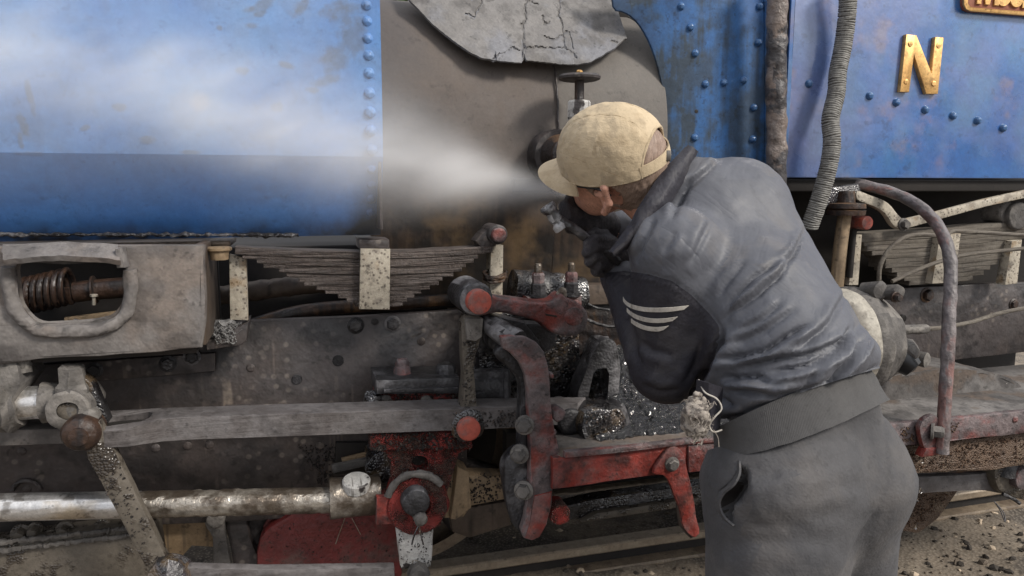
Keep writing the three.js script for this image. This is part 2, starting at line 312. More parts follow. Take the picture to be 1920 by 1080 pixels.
MT.redgrey = mk('red paint under grey dirt', 0.4, (f) => { let c = mx([0.24, 0.046, 0.033], [0.12, 0.026, 0.022], f.A); c = mx(c, [0.145, 0.115, 0.115], sstep(0.2, 0.7, f.K * 0.8 + f.C2 * 0.25)); c = mx(c, [0.045, 0.040, 0.042], sstep(0.45, 0.85, f.B * 0.8 + f.C * 0.25) * 0.85); return [c, 0.36 + 0.45 * f.K, 0.45 * f.B + 0.4 * f.C2 + 0.15 * f.C]; }, { bump: 0.007, grain: 0.6 });
MT.redplate = mk('dull dark red plate', 0.5, (f) => { let c = mx([0.19, 0.030, 0.028], [0.11, 0.019, 0.018], f.A); c = mx(c, [0.10, 0.075, 0.065], sstep(0.5, 0.85, f.K * 0.7 + f.C2 * 0.35) * 0.7); return [c, 0.4 + 0.3 * f.K, 0.4 * f.B + 0.6 * f.C2]; }, { bump: 0.004 });
MT.pinred = mk('scuffed red pin face', 0.3, (f) => { let c = mx([0.40, 0.085, 0.055], [0.30, 0.06, 0.042], f.A); c = mx(c, [0.17, 0.10, 0.09], sstep(0.4, 0.75, f.B) * 0.8); return [c, 0.6, f.C]; }, { flat: 0.6, bump: 0.003, px: [256, 256] });
MT.redoil = mk('red paint caked with oily grit', 0.28, (f) => { const l = 1 - f.W3; let c = mx([0.25, 0.030, 0.024], [0.14, 0.017, 0.016], f.A); const k = sstep(0.42, 0.74, f.B2 * 0.6 + l * 0.45 + 0.35 * (f.K - 0.5)); c = mx(c, mx([0.022, 0.015, 0.014], [0.12, 0.085, 0.068], f.C2 * f.C2 * 1.6), k * 0.92); return [c, lerp(0.40, 0.17, k), 0.25 * f.B + 0.75 * k * l]; }, { bump: 0.009, grain: 0.5 });
MT.steelbright = mk('polished steel rod', [0.6, 0.3], (f) => { let c = mx([0.62, 0.61, 0.6], [0.46, 0.40, 0.32], sstep(0.45, 0.85, f.A)); c = mx(c, [0.12, 0.1, 0.08], sstep(0.66, 0.85, f.B) * 0.6); return [c, 0.20 + 0.22 * f.H + 0.2 * f.K * f.B, 0.6 * f.H + 0.3 * f.B]; }, { metal: 0.85, bump: 0.0006, field: 0.3 });
MT.steeloil = mk('oil-wet steel rod', 0.3, (f) => { const k = sstep(0.36, 0.70, f.B2 * 0.6 + f.K * 0.5); const c = mx([0.34, 0.31, 0.27], [0.10, 0.08, 0.062], k); return [c, 0.24 + 0.2 * f.K, 0.4 * f.B + 0.35 * f.C2 + 0.25 * f.C]; }, { metal: 0.6, bump: 0.0032, grain: 0.25 });
MT.rod = mk('dusty machined rod', [0.8, 0.4], (f) => { let c = mx([0.090, 0.081, 0.079], [0.150, 0.141, 0.142], f.A); c = mx(c, [0.06, 0.05, 0.047], sstep(0.5, 0.85, f.K) * 0.6); c = mx(c, [0.035, 0.03, 0.03], sstep(0.6, 0.9, f.B) * 0.5); return [c, 0.42 + 0.35 * f.C, 0.3 * f.H + 0.4 * f.B + 0.3 * f.C2]; }, { bump: 0.004, field: 0.4 });
MT.bar = mk('brown oil-spattered bar', 0.35, (f) => { let c = mx([0.080, 0.068, 0.053], [0.125, 0.108, 0.088], f.A); const k = sstep(0.5, 0.62, f.K) * sstep(0.35, 0.6, f.B2); c = mx(c, [0.045, 0.037, 0.03], k); return [c, lerp(0.6, 0.18, k), 0.4 * f.B + 0.6 * k * (1 - f.W1)]; }, { bump: 0.006 });
MT.spring = mk('weathered spring steel', [0.6, 0.3], (f) => { let c = mx([0.060, 0.046, 0.040], [0.118, 0.098, 0.088], f.A); c = mx(c, [0.028, 0.022, 0.019], sstep(0.45, 0.8, f.H) * 0.8); c = mx(c, [0.25, 0.2, 0.17], sstep(0.7, 0.92, f.C2) * 0.5); return [c, 0.66 + 0.25 * f.C, 0.5 * f.H + 0.5 * f.C2]; }, { bump: 0.007, field: 0.3, grain: 0.7 });
MT.springr = mk('dusty spring steel with painted sunlight', [0.6, 0.3], (f) => { let c = mx([0.10, 0.085, 0.068], [0.155, 0.138, 0.115], f.A); c = mx(c, [0.05, 0.04, 0.034], sstep(0.5, 0.8, f.H) * 0.6); return [c, 0.75 + 0.2 * f.C, 0.6 * f.H + 0.4 * f.C]; }, { bump: 0.002, field: 0.3 });  // lighter copy of the spring steel: sunlight is put into its colour
MT.tan = mk('flaking pale paint', 0.35, (f) => { let c = mx([0.42, 0.38, 0.31], [0.31, 0.27, 0.21], f.A); c = mx(c, [0.10, 0.08, 0.065], sstep(0.24, 0.14, f.W2) * sstep(0.5, 0.62, f.B) * 0.8 + sstep(0.66, 0.8, f.C2) * 0.4); c = mx(c, [0.24, 0.14, 0.05], sstep(0.68, 0.85, f.K) * 0.55); c = mx(c, [0.12, 0.1, 0.085], sstep(0.62, 0.8, f.B2) * 0.5); return [c, 0.72, 0.4 * f.B + 0.3 * f.C + 0.3 * f.C2]; }, { bump: 0.003 });
MT.white = mk('oil-spotted white paint', 0.3, (f) => { let c = mx([0.52, 0.51, 0.49], [0.36, 0.35, 0.33], f.A); c = mx(c, [0.035, 0.03, 0.03], sstep(0.56, 0.72, f.B2 + 0.1 * (f.C - 0.5))); c = mx(c, [0.1, 0.09, 0.08], sstep(0.66, 0.85, f.V) * 0.7); return [c, 0.4 + 0.2 * f.K, 0.5 * f.B2 + 0.5 * f.C]; }, { bump: 0.004 });
MT.pump = mk('dirty cream casting', 0.5, (f) => { let c = mx([0.40, 0.37, 0.31], [0.27, 0.25, 0.215], f.A); c = mx(c, [0.1, 0.085, 0.07], sstep(0.6, 0.82, f.B) * 0.6); return [c, 0.7, 0.5 * f.B + 0.5 * f.C]; }, { bump: 0.003 });
MT.cast = mk('dirty grey casting', 0.4, (f) => { let c = mx([0.165, 0.152, 0.138], [0.08, 0.074, 0.070], sstep(0.3, 0.75, f.K)); c = mx(c, [0.05, 0.045, 0.04], sstep(0.55, 0.8, f.B) * 0.5); return [c, 0.8, 0.6 * f.B + 0.4 * f.C]; }, { bump: 0.005 });
MT.rust = mk('brown rust and old oil', 0.5, (f) => { let c = mx([0.060, 0.032, 0.020], [0.022, 0.014, 0.011], f.A); c = mx(c, [0.16, 0.085, 0.035], sstep(0.62, 0.88, f.K) * 0.6); c = mx(c, oilc, sstep(0.42, 0.7, f.V * 0.4 + f.B * 0.65) * 0.85); return [c, 0.25 + 0.45 * f.K, 0.15 * f.V + 0.5 * f.B + 0.35 * f.C2]; }, { bump: 0.006 });
MT.grit = mk('rust-brown grit crust', 0.4, (f) => { const l = 1 - f.W3; let c = mx([0.06, 0.036, 0.024], [0.13, 0.082, 0.052], f.B); c = mx(c, [0.26, 0.2, 0.14], sstep(0.74, 0.9, l * 0.6 + f.B2 * 0.5)); return [c, 0.4 + 0.3 * f.K, 0.7 * l + 0.3 * f.B]; }, { bump: 0.006 });
MT.brown = mk('scorched brown plate', 0.9, (f) => { let c = mx([0.06, 0.043, 0.032], [0.11, 0.082, 0.062], f.A); c = mx(c, [0.02, 0.015, 0.012], sstep(0.52, 0.8, f.V) * 0.7); return [c, 0.6, 0.5 * f.B + 0.5 * f.C]; }, { bump: 0.003 });
MT.dark = mk('dark soot and painted shade', 0.8, (f) => [mx([0.008, 0.0065, 0.006], [0.024, 0.019, 0.016], f.A), 0.8, f.B], { flat: 0.8, bump: 0.003, px: [256, 256] });  // near-black for soot, and for shade painted into bores, gaps and recesses
MT.tanplate = mk('ochre-stained plate', 0.6, (f) => { let c = mx([0.30, 0.21, 0.12], [0.2, 0.15, 0.1], f.A); c = mx(c, [0.07, 0.055, 0.045], sstep(0.55, 0.8, f.V) * 0.6); return [c, 0.7, 0.5 * f.B + 0.5 * f.C]; }, { bump: 0.002 });
MT.brass = mk('worn brass', 0.25, (f) => { let c = mx([0.80, 0.50, 0.20], [0.62, 0.36, 0.13], f.A); c = mx(c, [0.25, 0.14, 0.06], sstep(0.66, 0.9, f.B) * 0.5); return [c, 0.34 + 0.2 * f.V, 0.6 * f.V + 0.4 * f.C]; }, { metal: 0.75, bump: 0.0006 });
MT.platered = mk('faded red plate ground', 0.3, (f) => [mx([0.26, 0.07, 0.04], [0.36, 0.15, 0.09], f.B), 0.6, f.C], { flat: 0.6, bump: 0.001, px: [256, 256] });
MT.hose = mk('grey ribbed conduit', 0.3, (f) => { let c = mx([0.155, 0.152, 0.142], [0.215, 0.207, 0.19], f.A); c = mx(c, [0.06, 0.056, 0.052], sstep(0.62, 0.85, f.B) * 0.6); return [c, 0.5 + 0.2 * f.C, f.C]; }, { bump: 0.0008 });
MT.wrap = mk('pipe lagging of peeling tape', 0.4, (f) => { let c = mx([0.20, 0.15, 0.12], [0.13, 0.118, 0.115], f.A); c = mx(c, [0.05, 0.046, 0.048], sstep(0.5, 0.66, f.K + 0.2 * (f.C2 - 0.5))); c = mx(c, [0.27, 0.22, 0.185], sstep(0.74, 0.95, f.B2) * 0.7); return [c, 0.5, 0.5 * f.B + 0.3 * f.K + 0.2 * f.C2]; }, { bump: 0.012 });
MT.railpipe = mk('dusty handrail paint', 0.5, (f) => { let c = mx([0.135, 0.12, 0.125], [0.19, 0.165, 0.16], f.A); c = mx(c, [0.22, 0.075, 0.055], sstep(0.58, 0.8, f.K) * 0.55); c = mx(c, [0.05, 0.046, 0.046], sstep(0.58, 0.85, f.B) * 0.6); return [c, 0.55, 0.5 * f.B + 0.5 * f.C2]; }, { bump: 0.004 });
MT.rail = mk('brown rail steel', 0.5, (f) => [mx(mx([0.16, 0.12, 0.085], [0.26, 0.21, 0.15], f.A), [0.08, 0.055, 0.04], sstep(0.6, 0.85, f.B) * 0.6), 0.6, f.B], { bump: 0.002 });
MT.railtop = mk('worn rail head', 0.5, (f) => [mx([0.38, 0.32, 0.24], [0.28, 0.22, 0.16], f.B), 0.45, f.B], { flat: 0.45, bump: 0.001, metal: 0.3, px: [256, 256] });
MT.ground = mk('ash and dirt ground', 1.3, (f) => { let c = mx([0.13, 0.105, 0.08], [0.225, 0.185, 0.14], f.A); c = mx(c, [0.05, 0.043, 0.037], sstep(0.45, 0.7, f.K + 0.2 * (f.C - 0.5)) * 0.8); c = mx(c, [0.3, 0.26, 0.21], sstep(0.8, 0.95, 1 - f.W3 + 0.2 * f.B) * 0.5); return [c, 0.92, 0.5 * f.B + 0.3 * f.C + 0.2 * (1 - f.W3)]; }, { bump: 0.012 });
MT.stone = mk('mixed ash stones', 0.2, (f) => [mx([0.09, 0.08, 0.07], [0.16, 0.14, 0.12], f.B), 0.9, f.C], { flat: 0.9, bump: 0.002, px: [128, 128] });
MT.coal = mk('wet coal', 0.15, (f) => [mx([0.008, 0.008, 0.010], [0.020, 0.019, 0.024], f.B), 0.08 + 0.22 * f.K, f.B], { bump: 0.003, px: [256, 256], more: { ior: 2.0, clearcoat: 0.6, clearcoatRoughness: 0.12 } });
MT.dustflat = mk('dusty sooty footplate', 0.7, (f) => { let c = mx([0.075, 0.068, 0.064], [0.155, 0.145, 0.138], sstep(0.25, 0.75, f.A)); c = mx(c, [0.09, 0.064, 0.047], sstep(0.5, 0.7, f.K) * 0.8); c = mx(c, [0.03, 0.027, 0.027], sstep(0.6, 0.85, f.B) * 0.6); c = mx(c, [0.4, 0.37, 0.33], sstep(0.93, 0.98, f.C)); return [c, 0.8, 0.6 * f.B + 0.4 * f.C]; }, { bump: 0.006 });
// cloth, skin, hair
MT.jacket = mk('grey shell nylon', 0.42, (f) => { let c = mx([0.090, 0.094, 0.110], [0.074, 0.077, 0.090], f.A); c = mx(c, [0.15, 0.135, 0.122], sstep(0.64, 0.9, f.K) * 0.28); return [c, 0.48 + 0.12 * f.B, 0.55 * Math.pow(Math.abs(2 * f.R - 1), 0.8) + 0.3 * f.A + 0.12 * f.B + 0.05 * f.G]; }, { bump: 0.0022, grain: 0.14, rot: -0.75, more: { specularIntensity: 0.85, sheen: 0.25, sheenRoughness: 0.5, sheenColor: new THREE.Color(0.5, 0.53, 0.6) } });
MT.sleeve = mk('navy shell nylon', 0.5, (f) => { let c = mx([0.020, 0.019, 0.026], [0.032, 0.031, 0.039], f.A); c = mx(c, [0.09, 0.085, 0.085], sstep(0.6, 0.9, f.K) * 0.35); return [c, 0.56 + 0.12 * f.B, 0.5 * f.A + 0.4 * f.B + 0.1 * f.G]; }, { bump: 0.006, grain: 0.25, more: { specularIntensity: 0.7 } });
MT.stripe = mk('off-white stripe tape', 0.2, (f) => [mx([0.50, 0.47, 0.42], [0.36, 0.33, 0.29], f.B), 0.8, f.G], { flat: 0.8, bump: 0.001, px: [128, 128] });
MT.rib = mk('grey ribbed waistband', 0.24, (f, u) => { const s = 0.5 + 0.5 * Math.sin(u / 0.24 * 2 * Math.PI * 90); return [sc(mx([0.074, 0.072, 0.071], [0.056, 0.055, 0.056], f.A), 0.97 + 0.03 * s), 0.9, 0.15 * s + 0.5 * f.B + 0.3 * f.A]; }, { bump: 0.002, grain: 0.2 });
MT.trouser = mk('grey brushed trousers', 0.5, (f) => { let c = mx([0.046, 0.046, 0.050], [0.076, 0.074, 0.077], f.A); c = mx(c, [0.11, 0.10, 0.094], sstep(0.5, 0.9, f.K) * 0.45); return [c, 0.84, 0.5 * f.A + 0.35 * f.B + 0.06 * f.H + 0.1 * f.G]; }, { bump: 0.006, grain: 0.2, more: { sheen: 0.25, sheenRoughness: 0.7, sheenColor: new THREE.Color(0.4, 0.42, 0.46) } });
MT.cap = mk('tan cotton twill', 0.25, (f) => { let c = mx([0.52, 0.42, 0.285], [0.43, 0.34, 0.22], f.A); c = mx(c, [0.28, 0.205, 0.12], sstep(0.55, 0.9, f.K) * 0.45); c = mx(c, [0.16, 0.13, 0.10], sstep(0.66, 0.9, f.B2) * 0.3); return [c, 0.9, 0.6 * f.A + 0.3 * f.B + 0.08 * f.G]; }, { bump: 0.005, grain: 0.12 });
MT.seam = new THREE.MeshStandardMaterial({ name: 'cap stitching', color: new THREE.Color(0.22, 0.15, 0.075), roughness: 0.95 });
MT.tool = mk('oily worn tool steel', 0.12, (f) => { let c = mx([0.08, 0.08, 0.085], [0.36, 0.36, 0.37], sstep(0.25, 0.65, f.B2)); c = mx(c, oilc, sstep(0.5, 0.8, f.K) * 0.8); return [c, 0.28, f.B]; }, { flat: 0.3, bump: 0.004, px: [256, 256] });
MT.rivetblue = mk('glossy blue rivet', 0.1, (f) => [mx([0.03, 0.095, 0.25], [0.07, 0.15, 0.30], f.B), 0.28, f.C], { flat: 0.28, bump: 0.001, px: [64, 64] });
MT.skin = mk('skin', 0.2, (f) => [mx([0.50, 0.25, 0.175], [0.58, 0.32, 0.235], f.A), 0.5, 0.5 * f.C + 0.5 * f.G], { bump: 0.0007, px: [256, 256] });
MT.hair = mk('short brown-grey hair', 0.06, (f) => [mx([0.16, 0.105, 0.075], [0.34, 0.25, 0.2], f.V), 0.6, f.V], { flat: 0.6, bump: 0.002, px: [256, 256] });
MT.glove = mk('black knitted glove', 0.12, (f, u, v) => { const s = Math.abs(Math.sin(u / 0.12 * Math.PI * 30 + Math.sin(v / 0.12 * Math.PI * 60) * 0.6)); return [mx(mx([0.034, 0.031, 0.038], [0.075, 0.070, 0.078], f.A), [0.14, 0.13, 0.13], sstep(0.55, 0.9, f.B) * 0.45), 0.7, 0.6 * s + 0.4 * f.B]; }, { bump: 0.004 });
MT.cotton = mk('dirty cotton waste', 0.12, (f) => [mx(mx([0.36, 0.325, 0.28], [0.22, 0.19, 0.165], f.A), [0.1, 0.085, 0.075], sstep(0.55, 0.8, f.B)), 0.95, 0.6 * f.B + 0.4 * f.C], { flat: 0.95, bump: 0.008, px: [256, 256] });
MT.wool = mk('grey wire waste', 0.12, (f) => [mx([0.06, 0.06, 0.062], [0.19, 0.185, 0.18], f.B), 0.6, f.C], { flat: 0.6, bump: 0.004, px: [256, 256] });
MT.plastic = new THREE.MeshStandardMaterial({ name: 'black plastic', color: new THREE.Color(0.012, 0.012, 0.013), roughness: 0.35 });
MT.buckle = new THREE.MeshStandardMaterial({ name: 'dull metal slider', color: new THREE.Color(0.12, 0.11, 0.1), roughness: 0.5, metalness: 0.5 });
MT.leaf = new THREE.MeshPhysicalMaterial({ name: 'leaf', color: new THREE.Color(0.07, 0.105, 0.04), roughness: 0.9, transmission: 0.35, side: THREE.DoubleSide });
MT.bark = new THREE.MeshStandardMaterial({ name: 'bark', color: new THREE.Color(0.09, 0.07, 0.05), roughness: 0.95 });
// big painted plates with marks of their own; u, v are metres from the plate's corner
const blue = [0.036, 0.140, 0.41];
function blueCoat(f, dirt) {
  let c = mx(blue, [0.075, 0.23, 0.50], f.A); c = mx(c, [0.04, 0.12, 0.30], sstep(0.55, 0.8, f.K) * 0.5);
  return mx(c, [0.075, 0.075, 0.075], dirt);
}

// ---------------------------------------------------------------- locomotive: tank, firebox, cab
const ZT = 0.22;
{
  const x0 = W(-110, 300, ZT).x, x1 = W(718, 240, ZT).x, yc = W(500, 291, ZT).y, yb = W(500, 444, 0.10).y, yt = yc + 0.62;
  const marks = [[470, 17, 14, 6, 0.3], [487, 25, 12, 6, 0.3], [472, 48, 15, 6, 0.1], [537, 122, 16, 6, -0.2], [222, 200, 10, 8, 0], [277, 262, 13, 7, 0], [55, 180, 6, 34, 0.1], [42, 236, 8, 26, 0.2], [36, 262, 5, 14, 0], [158, 240, 10, 5, 0.4], [412, 52, 6, 5, 0], [455, 132, 12, 8, 0], [520, 200, 12, 9, 0], [585, 168, 12, 6, 0], [355, 285, 18, 4, 0], [56, 288, 24, 4, 0], [495, 8, 26, 9, 0.6], [560, 14, 22, 12, 0.8], [640, 18, 40, 18, 0.3], [628, 110, 34, 22, 0.5], [610, 150, 28, 9, 0.3], [660, 66, 26, 40, 0]]
    .map(([a, b, w, h, r]) => { const p = W(a, b, ZT), k = M(a, b, ZT); return [p.x - x0, p.y - yb, w * k, h * k, r]; });
  const pale = W(378, 190, ZT), H = yt - yb, L = 1.2;
  const m = mk('sooty sky-blue tank paint', [L, H], (f, u, v) => {
    let s = 0; for (const [a, b, w, h, r] of marks) { const dx = u - a, dy = v - b, c = Math.cos(r), n = Math.sin(r), q = ((dx * c + dy * n) / w) ** 2 + ((dy * c - dx * n) / h) ** 2; if (q < 4) s = Math.max(s, sstep(1.9, 0.2, q + 1.6 * (f.C - 0.45) + 1.0 * (f.B - 0.5))); }
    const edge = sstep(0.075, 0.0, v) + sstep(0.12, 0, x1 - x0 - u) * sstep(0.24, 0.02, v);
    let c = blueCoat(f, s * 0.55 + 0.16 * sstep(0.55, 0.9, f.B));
    c = mx(c, [0.26, 0.32, 0.40], (0.08 + 0.14 * f.B2) * (v > yc - yb ? 1 : 0.25)); if (v < yc - yb) c = mx(c, [0.024, 0.125, 0.40], 0.5);                                       // dust film; paler above the crease, deeper blue below: sky reflection painted in
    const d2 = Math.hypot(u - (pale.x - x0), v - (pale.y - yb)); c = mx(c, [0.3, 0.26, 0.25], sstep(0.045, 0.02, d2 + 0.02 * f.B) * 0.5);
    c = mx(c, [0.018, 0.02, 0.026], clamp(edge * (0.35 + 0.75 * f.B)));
    return [c, 0.42 + 0.2 * f.K + 0.25 * s, 0.5 * f.A + 0.3 * f.B + 0.1 * f.C + 0.12 * s];
  }, { px: [1024, 700], bump: 0.003, grain: 0.2, off: [x0, yb], field: 0.5 });
  const P1 = []; for (let i = 0; i <= 8; i++) P1.push([lerp(yt, yc, i / 8), ZT - 0.012 * (1 - Math.sin(Math.PI * i / 8)) - 0.0 * i]);
  for (let i = 1; i <= 10; i++) { const t = i / 10; P1.push([lerp(yc, yb, t) , ZT - 0.012 - 0.11 * Math.pow(t, 0.95)]); }
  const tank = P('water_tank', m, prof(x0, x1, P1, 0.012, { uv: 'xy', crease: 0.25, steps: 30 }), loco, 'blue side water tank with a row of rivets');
  // end plate closes the tank behind its right-hand edge
  P('tank_end', MT.frame, slab(x1 - 0.012, x1 - 0.004, yb + 0.02, yt, ZT - 0.13, ZT - 0.02), tank);
  const rp = [[687, 10], [688, 40], [689, 72], [691, 104], [692, 137], [693, 174], [694, 210], [695, 245], [697, 281]];
  for (const [x, y] of rp) P('rivet', m, boxUV(rivetGeo(W(x, y, ZT - 0.004), 10.5 * M(x, y, ZT), V(0.05, 0.1, 1)), 'xy'), tank);
  for (const [x, y] of [[697, 316], [697, 346], [696, 372], [695, 398]]) { const t = (y - 291) / 153, z = ZT - 0.014 - 0.11 * Math.pow(t, 0.95); P('rivet', m, boxUV(rivetGeo(W(x, y, z), 10 * M(x, y, z), V(0.05, -0.35, 1).normalize(), 0.6), 'xy'), tank); }
  // ragged seam of old putty along the tank's foot
  const sp = []; for (let i = 0; i <= 40; i++) { const x = lerp(-60, 560, i / 40); sp.push(W(x, 440 + 3 * nz(i * 0.7, 2, 0) + (x > 400 ? (x - 400) * 0.01 : 0), 0.115)); }
  P('foot_seam', MT.grim, sweep(sp, (t) => 0.0045 + 0.004 * nz(t * 60, 0.5, 0), { n: 160, k: 8, wonk: 0.004, wf: 90 }), loco, 'crusted seam under the blue tank');
  P('tank_shelf', MT.brown, slab(x0, W(432, 450, 0.08).x, W(400, 462, 0.05).y, W(400, 449, 0.05).y, -0.1, 0.085), loco);
}
const CY = W(1180, 250, 0).y, CR = 0.44, CZ = -CR;   // centre of the rounded boiler shell
{
  const x0 = W(690, 240, -0.02).x, x1 = W(1251, 240, 0).x, xs = W(1046, 240, 0).x, yb = W(1000, 580, -0.02).y;
  const arc = (lo, hi, n) => Array.from({ length: n + 1 }, (_, i) => { const a = lerp(hi, lo, i / n); return [CY + CR * Math.sin(a), CZ + CR * Math.cos(a)]; });
  const H = 1.05, m = mk('scorched grey-brown shell', [1.1, H], (f, u, v) => {
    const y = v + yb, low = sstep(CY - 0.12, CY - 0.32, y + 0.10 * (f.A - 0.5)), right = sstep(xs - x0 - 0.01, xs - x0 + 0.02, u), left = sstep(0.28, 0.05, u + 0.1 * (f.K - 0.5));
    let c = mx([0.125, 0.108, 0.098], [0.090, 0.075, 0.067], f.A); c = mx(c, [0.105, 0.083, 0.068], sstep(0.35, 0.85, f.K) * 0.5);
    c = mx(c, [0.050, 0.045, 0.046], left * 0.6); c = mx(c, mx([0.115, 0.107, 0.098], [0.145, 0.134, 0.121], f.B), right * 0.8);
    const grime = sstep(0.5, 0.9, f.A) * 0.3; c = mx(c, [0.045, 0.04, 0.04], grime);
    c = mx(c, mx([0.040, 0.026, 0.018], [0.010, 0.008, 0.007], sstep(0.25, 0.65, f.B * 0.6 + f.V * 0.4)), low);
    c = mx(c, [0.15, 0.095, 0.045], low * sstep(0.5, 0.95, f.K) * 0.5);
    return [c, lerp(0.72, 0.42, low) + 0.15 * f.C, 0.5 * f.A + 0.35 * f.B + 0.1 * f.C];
  }, { px: [1024, 980], bump: 0.004, grain: 0.22, off: [x0, yb], field: 0.55 });
  const pf = [...arc(0, 1.45, 22), [CY - 0.2, -0.004], [W(900, 440, -0.03).y, -0.03], [W(900, 500, -0.05).y, -0.045], [W(900, 575, -0.06).y, -0.06]];
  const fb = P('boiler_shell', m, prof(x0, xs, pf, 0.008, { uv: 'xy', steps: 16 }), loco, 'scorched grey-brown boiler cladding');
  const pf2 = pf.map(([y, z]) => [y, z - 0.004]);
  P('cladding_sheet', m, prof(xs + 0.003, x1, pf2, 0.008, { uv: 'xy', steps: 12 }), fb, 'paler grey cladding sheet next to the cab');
  // rounded end of the cladding and the lapped joint
  const se = []; for (let i = 0; i <= 20; i++) { const a = lerp(0.05, 0.75, i / 20); se.push(V(xs + 0.004 * nz(i * 0.6, 0, 1), CY + CR * Math.sin(a) + 0.02, CZ + (CR + 0.002) * Math.cos(a))); }
  for (let i = 0; i <= 6; i++) se.unshift(V(xs + 0.006 * nz(i, 3, 1) + i * 0.003, CY + 0.03 - i * 0.03, 0.002));
  P('lap_joint', MT.frame, sweep(se, 0.0035, { n: 60, k: 8, wonk: 0.003, wf: 40 }), fb);
  const er = []; for (let i = 0; i <= 26; i++) { const a = lerp(-0.6, 1.3, i / 26); er.push(V(x1, CY + CR * Math.sin(a) * (a < 0 ? 0.8 : 1), a < 0 ? -0.012 : CZ + (CR - 0.012) * Math.cos(a))); }
  P('cladding_edge', m, boxUV(sweep(er, 0.007, { n: 60, k: 10 }), 'xy'), fb);
  // curled, cracked covering that hangs over the shell
  const px0 = 766, px1 = 1171, bot = (x) => { const k = [[766, -2], [786, 18], [812, 46], [850, 76], [880, 97], [902, 108], [930, 113], [965, 117], [979, 118], [981, 100], [985, 100], [986, 113], [1020, 116], [1050, 120], [1072, 121], [1095, 119], [1112, 114], [1133, 101], [1152, 90], [1164, 79], [1171, 72]]; for (let i = 1; i < k.length; i++) if (x <= k[i][0]) return lerp(k[i - 1][1], k[i][1], (x - k[i - 1][0]) / (k[i][0] - k[i - 1][0])) + 1.6 * nz(x * 0.09, 4, 0) + 0.8 * nz(x * 0.3, 7, 0); return 72; };
  const rx = (y) => y < 20 ? 1158 + 4 * nz(y * 0.1, 0, 0) : 1158 + (y - 20) * 0.25, lx = 766;
  const cr = [[[903, 0], [900, 10], [893, 22], [888, 33]], [[888, 31], [880, 27], [872, 25]], [[990, -6], [984, 14], [986, 32], [980, 50], [982, 66], [979, 80], [983, 90], [976, 98], [983, 118]], [[976, 98], [962, 89], [950, 97], [936, 101], [925, 110]], [[983, 90], [1005, 88], [1030, 90], [1058, 91], [1072, 98], [1080, 108]], [[1048, -5], [1050, 16], [1047, 30], [1054, 44], [1055, 62], [1057, 80], [1060, 91]], [[1056, 60], [1068, 60], [1070, 75], [1075, 92]], [[1020, 68], [1036, 75], [1054, 66]], [[1000, -4], [993, 4], [1010, 8]], [[1018, 30], [1020, 44], [1030, 42]], [[1146, 76], [1158, 80]], [[985, 40], [975, 48]]];
  const surf = (px, py) => { // the covering follows the shell's roundness, a hand's breadth clear at its lower edge
    const y = W(px, py, -0.02).y, a = clamp((y - CY) / (CR + 0.03), -1, 1), z = CZ + (CR + 0.03) * Math.cos(Math.asin(a)) * 1 + 0.012 * nz(px * 0.012, py * 0.012, 1) + 0.03 * sstep(40, 118, py);
    let d = 0; for (const c of cr) { const q = Math.abs(polyDist(c, px + 3 * nz(px * 0.15, py * 0.15, 2), py + 3 * nz(px * 0.15, py * 0.15, 9))[0]); d = Math.max(d, Math.exp(-q * q / 2.2)); }
    const lump = py > 88 && px > 930 && px < 1075 ? 0.006 * sstep(92, 100, py + 4 * nz(px * 0.1, 0, 0)) : 0;
    return W(px, py, z + lump - 0.009 * d + 0.003 * nz(px * 0.05, py * 0.05, 6));
  };
  const lagm = mk('cracked bitumen felt', 0.6, (f) => { let c = mx([0.125, 0.118, 0.114], [0.175, 0.166, 0.158], f.A); c = mx(c, [0.16, 0.17, 0.20], sstep(0.5, 0.8, f.K) * 0.5); c = mx(c, [0.07, 0.064, 0.06], sstep(0.62, 0.85, f.B) * 0.6); return [c, 0.68, 0.5 * f.B + 0.3 * f.C + 0.2 * f.G]; }, { bump: 0.003 });
  P('torn_covering', lagm, sheet((u, v) => { const yy = lerp(-45, 0, v), x = lerp(lx, rx(lerp(-45, 90, v)), u); return surf(x, lerp(-45, bot(clamp(x, px0, px1)), v)); }, 220, 80, 0.007, { flip: true, crease: 0.55 }), loco, 'grey torn covering curling off the boiler, cracked at its lower edge');
}
const ZC = 0.05, ZL = -0.03;
